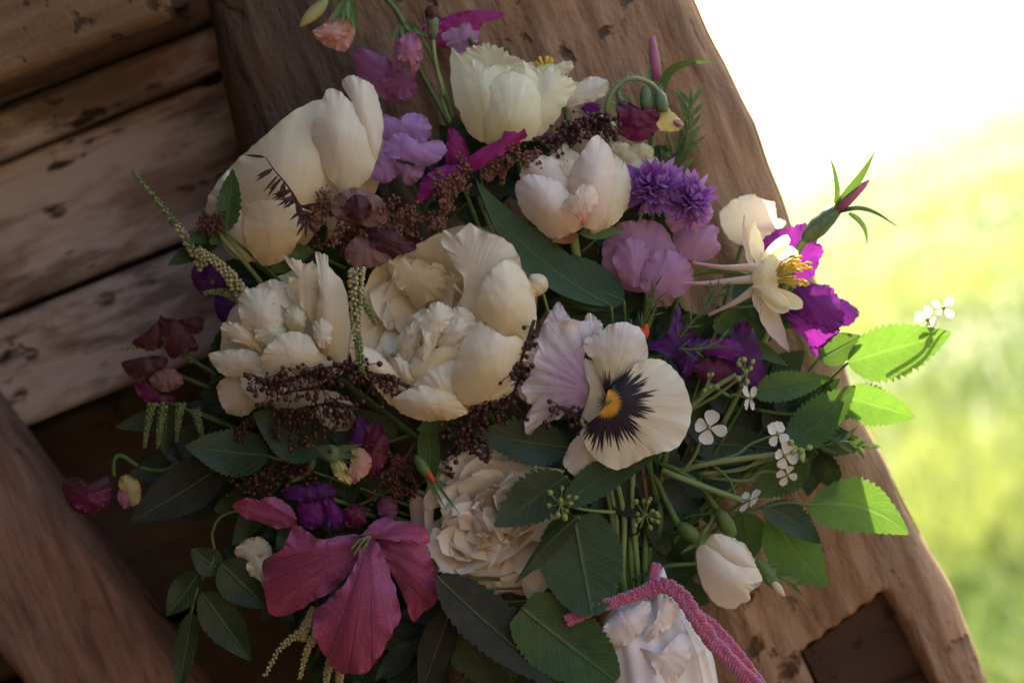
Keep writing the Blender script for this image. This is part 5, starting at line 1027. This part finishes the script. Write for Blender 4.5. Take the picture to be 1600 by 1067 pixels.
# feathery needle sprigs
def needles(label, path, n, L, m='needle', seed=1, w=4):
    t = thing('needle_sprig', label, 'sprig', path[0], 'needle sprigs'); q = random.Random(seed); C = cr(path, 40); tube('stem', path, [2, 1.6, 1.2], 'stem', t)
    for i in range(n):
        f = (i + .5) / n; c = C[int(f * 39)]; T = nrmz(C[min(39, int(f * 39) + 1)] - C[max(0, int(f * 39) - 1)]); s1 = nrmz(np.cross(T, (0, 0, 1))); a = i * 2.4; d = nrmz(T * .9 + s1 * math.cos(a) * .8 + np.array((0, 0, math.sin(a) * .6)))
        petal(t, c, c + d * L * q.uniform(.7, 1.2), w, m, 'blade', kind='lance', nu=6, nv=3, bend=q.uniform(-.08, .08))
    return t
needles('feathery green sprig rising beside the maroon sweet pea', [(1060, 290, -40), (1064, 250, -34), (1076, 200, -30), (1078, 160, -28)], 22, 44, 'needle', 1, 8)
needles('second feathery sprig before the post by the pincushion flowers', [(1040, 290, -44), (1050, 250, -44), (1070, 225, -40)], 16, 40, 'needle', 2, 9)
needles('fine grey green sprig under the columbine spurs', [(1060, 530, 60), (1085, 500, 66), (1110, 470, 66), (1128, 452, 64)], 20, 32, 'needle', 3, 3.2)
needles('fine sprig left of the columbine spurs', [(1000, 510, 50), (1018, 480, 54), (1024, 440, 56)], 16, 30, 'needle', 4, 3.2)
needles('spiky green sprig by the post edge under the leaning leaf', [(1270, 700, 10), (1320, 690, 14), (1350, 698, 16)], 12, 34, 'needle', 5, 7)
needles('curling green sepals beside the creamy rosebud', [(1185, 880, 20), (1215, 900, 24), (1245, 915, 26)], 9, 38, 'calyx', 6, 7)
needles('fine sprig over the dark violet sweet pea', [(1060, 545, 76), (1095, 545, 80), (1130, 530, 78)], 12, 30, 'needle', 7, 3.2)
# small rosebud sepals lathe
t = thing('rosebud', 'closed green rosebud with a cream slit beside the creamy rosebud', 'bud', (1190, 890, 16)); lathe('bud', (1180, 872, 16), (1222, 925, 22), bud_prof(13), 'calyx', t); lathe('tip', (1205, 905, 26), (1226, 932, 24), bud_prof(7), 'rosebud', t); stem(t, (1184, 876, 14), 3.4)
t = thing('rosebud', 'green rose hip on a stalk above the creamy rosebud', 'bud', (1130, 820, 26)); lathe('hip', (1120, 795, 26), (1146, 838, 30), [(0, 5), (.25, 11), (.6, 13), (.9, 9), (1, 6)], 'stem', t); tube('stem', [(1122, 798, 26), (1095, 760, 34), (1060, 735, 34), (1030, 725, 20)], [4.5] * 4, 'stem', t)
# crossing green stalks
for lb, pth, r in (('long green stalk running to the cluster of small blossoms', [(1225, 708, 60), (1150, 718, 54), (1090, 728, 44), (1040, 745, 20)], 4.5), ('green stalk slanting down to the lowest white flower', [(1160, 782, 50), (1110, 764, 44), (1060, 745, 40), (1035, 735, 30)], 5), ('green stalk rising to the green buds by the pansy', [(1075, 640, 40), (1110, 610, 54), (1150, 585, 58)], 4), ('arching thin green stalk near the rose hips', [(1150, 780, 44), (1140, 750, 46), (1110, 725, 44), (1085, 720, 40)], 2.2), ('straight stalk reaching from the tie to the creamy rosebud', [(990, 905, 20), (1040, 885, 44), (1092, 880, 44)], 3)):
    t = thing('flower_stalk', lb, 'stalk', pth[-1], 'bare green stalks'); tube('stem', pth, [r] * len(pth), 'stem_pale' if r > 3 else 'stem', t, n=22)
for i in range(16):
    x = 955 + i * 5 + rng.uniform(-4, 4); t = thing('flower_stalk', 'upright green stem gathered above the crochet tie', 'stalk', (x, 900, -10), 'gathered stems')
    tube('stem', [(x + rng.uniform(-30, 30), 690, 10), (x + rng.uniform(-14, 14), 800, 10 + rng.uniform(-20, 14)), (990 + (x - 990) * .8, 900, rng.uniform(-30, 20)), (1000 + (x - 990) * .5, 975, -10)], [4.5, 5, 5, 5], rng.choice(['stem', 'stem', 'stem_pale', 'stem_red']), t, n=14)
# deep foliage filling the bouquet
q = random.Random(21)
def sprig(c, ang, n=7, L=130, m='leaf_dark'):
    t = thing('leafy_sprig', 'dark leafy sprig tucked deep between the blooms', 'foliage', c, 'leafy sprigs deep in the bouquet'); c = np.array(c, float); d = np.array((math.cos(ang), math.sin(ang), .05)); tube('stem', [c, c + d * L * .5 + np.array((0, 6, 4)), c + d * L], [3, 2.5, 1.5], 'stem', t)
    for i in range(n):
        f = .15 + .85 * i / (n - 1); s = (-1) ** i; a = ang + s * q.uniform(.5, 1.0) * (1 if i < n - 1 else .1); p = c + d * L * f; l = q.uniform(60, 95); e = p + np.array((math.cos(a) * l, math.sin(a) * l, q.uniform(-14, 20)))
        leaf(t, p, e, q.uniform(34, 54), m, nrm=(q.uniform(-.5, .5), q.uniform(-.6, .2), 1), teeth=7, td=.14, name='blade', rib=False)
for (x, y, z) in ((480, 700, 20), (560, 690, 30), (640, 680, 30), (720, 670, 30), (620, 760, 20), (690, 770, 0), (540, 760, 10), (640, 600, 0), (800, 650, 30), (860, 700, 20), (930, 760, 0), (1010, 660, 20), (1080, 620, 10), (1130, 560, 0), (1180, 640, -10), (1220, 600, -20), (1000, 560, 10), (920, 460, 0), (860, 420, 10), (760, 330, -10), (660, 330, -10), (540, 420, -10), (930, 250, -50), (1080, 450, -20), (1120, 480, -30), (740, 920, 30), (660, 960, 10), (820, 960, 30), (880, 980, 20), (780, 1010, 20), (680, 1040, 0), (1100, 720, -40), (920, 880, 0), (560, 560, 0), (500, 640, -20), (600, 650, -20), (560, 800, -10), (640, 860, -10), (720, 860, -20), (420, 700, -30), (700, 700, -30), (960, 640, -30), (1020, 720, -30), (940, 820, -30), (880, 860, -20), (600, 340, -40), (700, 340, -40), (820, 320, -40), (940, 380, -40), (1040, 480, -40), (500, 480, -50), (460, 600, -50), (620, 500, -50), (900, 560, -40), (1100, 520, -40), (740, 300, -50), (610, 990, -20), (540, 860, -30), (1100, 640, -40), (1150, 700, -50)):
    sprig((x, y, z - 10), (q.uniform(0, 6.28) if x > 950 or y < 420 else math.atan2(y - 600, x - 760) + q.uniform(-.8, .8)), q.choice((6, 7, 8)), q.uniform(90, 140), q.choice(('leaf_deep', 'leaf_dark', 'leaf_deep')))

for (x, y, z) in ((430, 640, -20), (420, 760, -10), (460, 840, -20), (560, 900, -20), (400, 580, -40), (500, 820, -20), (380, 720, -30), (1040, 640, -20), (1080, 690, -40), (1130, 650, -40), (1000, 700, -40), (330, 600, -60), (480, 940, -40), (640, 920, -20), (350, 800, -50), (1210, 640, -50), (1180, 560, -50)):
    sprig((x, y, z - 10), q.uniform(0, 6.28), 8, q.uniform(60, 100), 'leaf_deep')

# ------------------------------------------------------------------ satin handle and crochet tie
k = N('satin'); nz = k.noise(k.obj(), 60, 3); c = k.mix(k.ramp(nz, .35, .65), (.76, .70, .70), (.82, .78, .80)); k.l(c, k.b.inputs['Base Color']); k.b.inputs['Roughness'].default_value = .34; k.b.inputs['Sheen Weight'].default_value = .3; k.b.inputs['Anisotropic'].default_value = .5
k.bump(k.noise(k.obj((1, 1, 1)), 1800, 1), .08, .0003)
k = N('crochet'); nz = k.noise(k.obj(), 420, 3, .6); n2 = k.noise(k.obj(), 900, 3); c = k.mix(k.ramp(nz, .46, .56), (.56, .10, .19), (.36, .14, .30)); c = k.mix(k.math('MULTIPLY', k.ramp(n2, .5, .62), .5), c, (.58, .20, .28)); k.l(c, k.b.inputs['Base Color']); k.b.inputs['Roughness'].default_value = .9; k.b.inputs['Sheen Weight'].default_value = .4; k.bump(n2, .6, .0006)
t = thing('satin_wrap', 'white satin wrapped bouquet handle tapering to a gathered point', 'fabric', (1030, 1060, 40)); HA = np.array((1030, 925, 40.)); V = []; nh, nk = 40, 120
LL = cr([(1022, 920, 0), (965, 945, 0), (938, 985, 0), (930, 1067, 0), (935, 1300, 0)], nh); RR = cr([(1034, 918, 0), (1072, 950, 0), (1105, 1005, 0), (1122, 1067, 0), (1150, 1300, 0)], nh); uvh = []
for i in range(nh):
    cx_ = (LL[i] + RR[i]) / 2; hw = np.linalg.norm(RR[i] - LL[i]) / 2
    for j in range(nk):
        th = j / nk * 6.283; f = i / (nh - 1); fold_ = 1 + .05 * math.sin(5 * th + 2.2 * f * 3) * min(1, f * 5) + .07 * max(0, math.sin(3 * th - 3.5 * f * 4 + 1)) ** 3 * min(1, f * 4) + .025 * math.sin(17 * th + 9 * f)
        V.append((cx_[0] + hw * math.cos(th) * (1 if abs(math.cos(th)) > .95 else fold_), (LL[i][1] * (1 - math.cos(th)) + RR[i][1] * (1 + math.cos(th))) / 2, 25 + hw * .75 * math.sin(th) * fold_)); uvh.append((j / nk, f))
part('cloth', np.array(V), grid_faces(nh, nk, True), 'satin', t, uvh)
patch(t, pts(1026, 926, 1040, 930, 1062, 950, 1052, 975, 1030, 990, 1000, 1012, 1012, 985, 1028, 960), 92, (0, -.2), 16, (1026, 926), 'satin', name='fold', ruf=5, rf=3)
patch(t, pts(1000, 1012, 1030, 1020, 1050, 1000, 1072, 985, 1080, 1020, 1060, 1060, 1034, 1064, 1020, 1040), 98, (0, -.05), 10, (1050, 950), 'satin', name='fold', ruf=4, rf=3)
patch(t, pts(945, 975, 975, 952, 1012, 938, 1016, 960, 1000, 990, 970, 1010, 948, 1005), 88, (.1, -.1), 14, (1025, 925), 'satin', name='fold', ruf=4, rf=3)
tube('seam', [(1038, 930, 100), (1068, 975, 104), (1088, 1020, 96), (1100, 1075, 90)], [1.0] * 4, 'satin', t)
lathe('gathered_tip', (1030, 925, 60), (1036, 886, 58), [(0, 17), (.3, 14), (.6, 9), (1, 1)], 'satin', t, 12, 5, .1)
def crochet(label, path, r, turns, group='pink crochet ties'):
    t = thing('crochet_ribbon', label, 'ribbon', path[0], group); n = 200; C = cr(path, n); T = np.gradient(C, axis=0); L = np.cumsum(np.r_[0, np.linalg.norm(np.diff(C, axis=0), axis=1)])
    for s in range(5):
        P = []
        for i in range(n):
            tt_ = nrmz(T[i]); s1 = nrmz(np.cross(tt_, (0, 0, 1))); w_ = L[i] / (r * turns); a = w_ * 6.283 + s * 1.2566; jt = .12 * r * math.sin(i * .9 + s * 2.1); P.append(C[i] + s1 * (r * 1.05 * math.sin(a) + jt) + np.array((0, 0, 1)) * (r * .26 * math.sin(2 * a + .4) + jt))
        V, Fc, uv = tube_geo(P, [r * .33, r * .27, r * .35, r * .28, r * .34], n * 2, 6); part('strand', V, Fc, 'crochet', t, uv)
    return t
crochet('pink crochet band across the left shoulder of the satin', [(884, 970, 96), (930, 950, 100), (985, 932, 100), (1015, 920, 98), (1040, 916, 92)], 7.5, 3.4)
crochet('pink crochet ribbon trailing down to the lower right', [(1010, 924, 96), (1036, 914, 102), (1064, 930, 106), (1086, 962, 108), (1112, 1000, 104), (1150, 1040, 96), (1210, 1100, 90)], 9.5, 3.2)
crochet('thin mauve crochet cord along the outer side of the ribbon', [(1085, 958, 96), (1112, 975, 96), (1140, 1005, 90), (1168, 1040, 84), (1200, 1085, 80)], 6.5, 3.2)
crochet('small mauve crochet loop standing at the knot', [(1020, 925, 92), (1022, 900, 86), (1026, 880, 80)], 5.5, 3)
for o in list(bpy.data.objects):
    if '_b' in o: del o['_b']
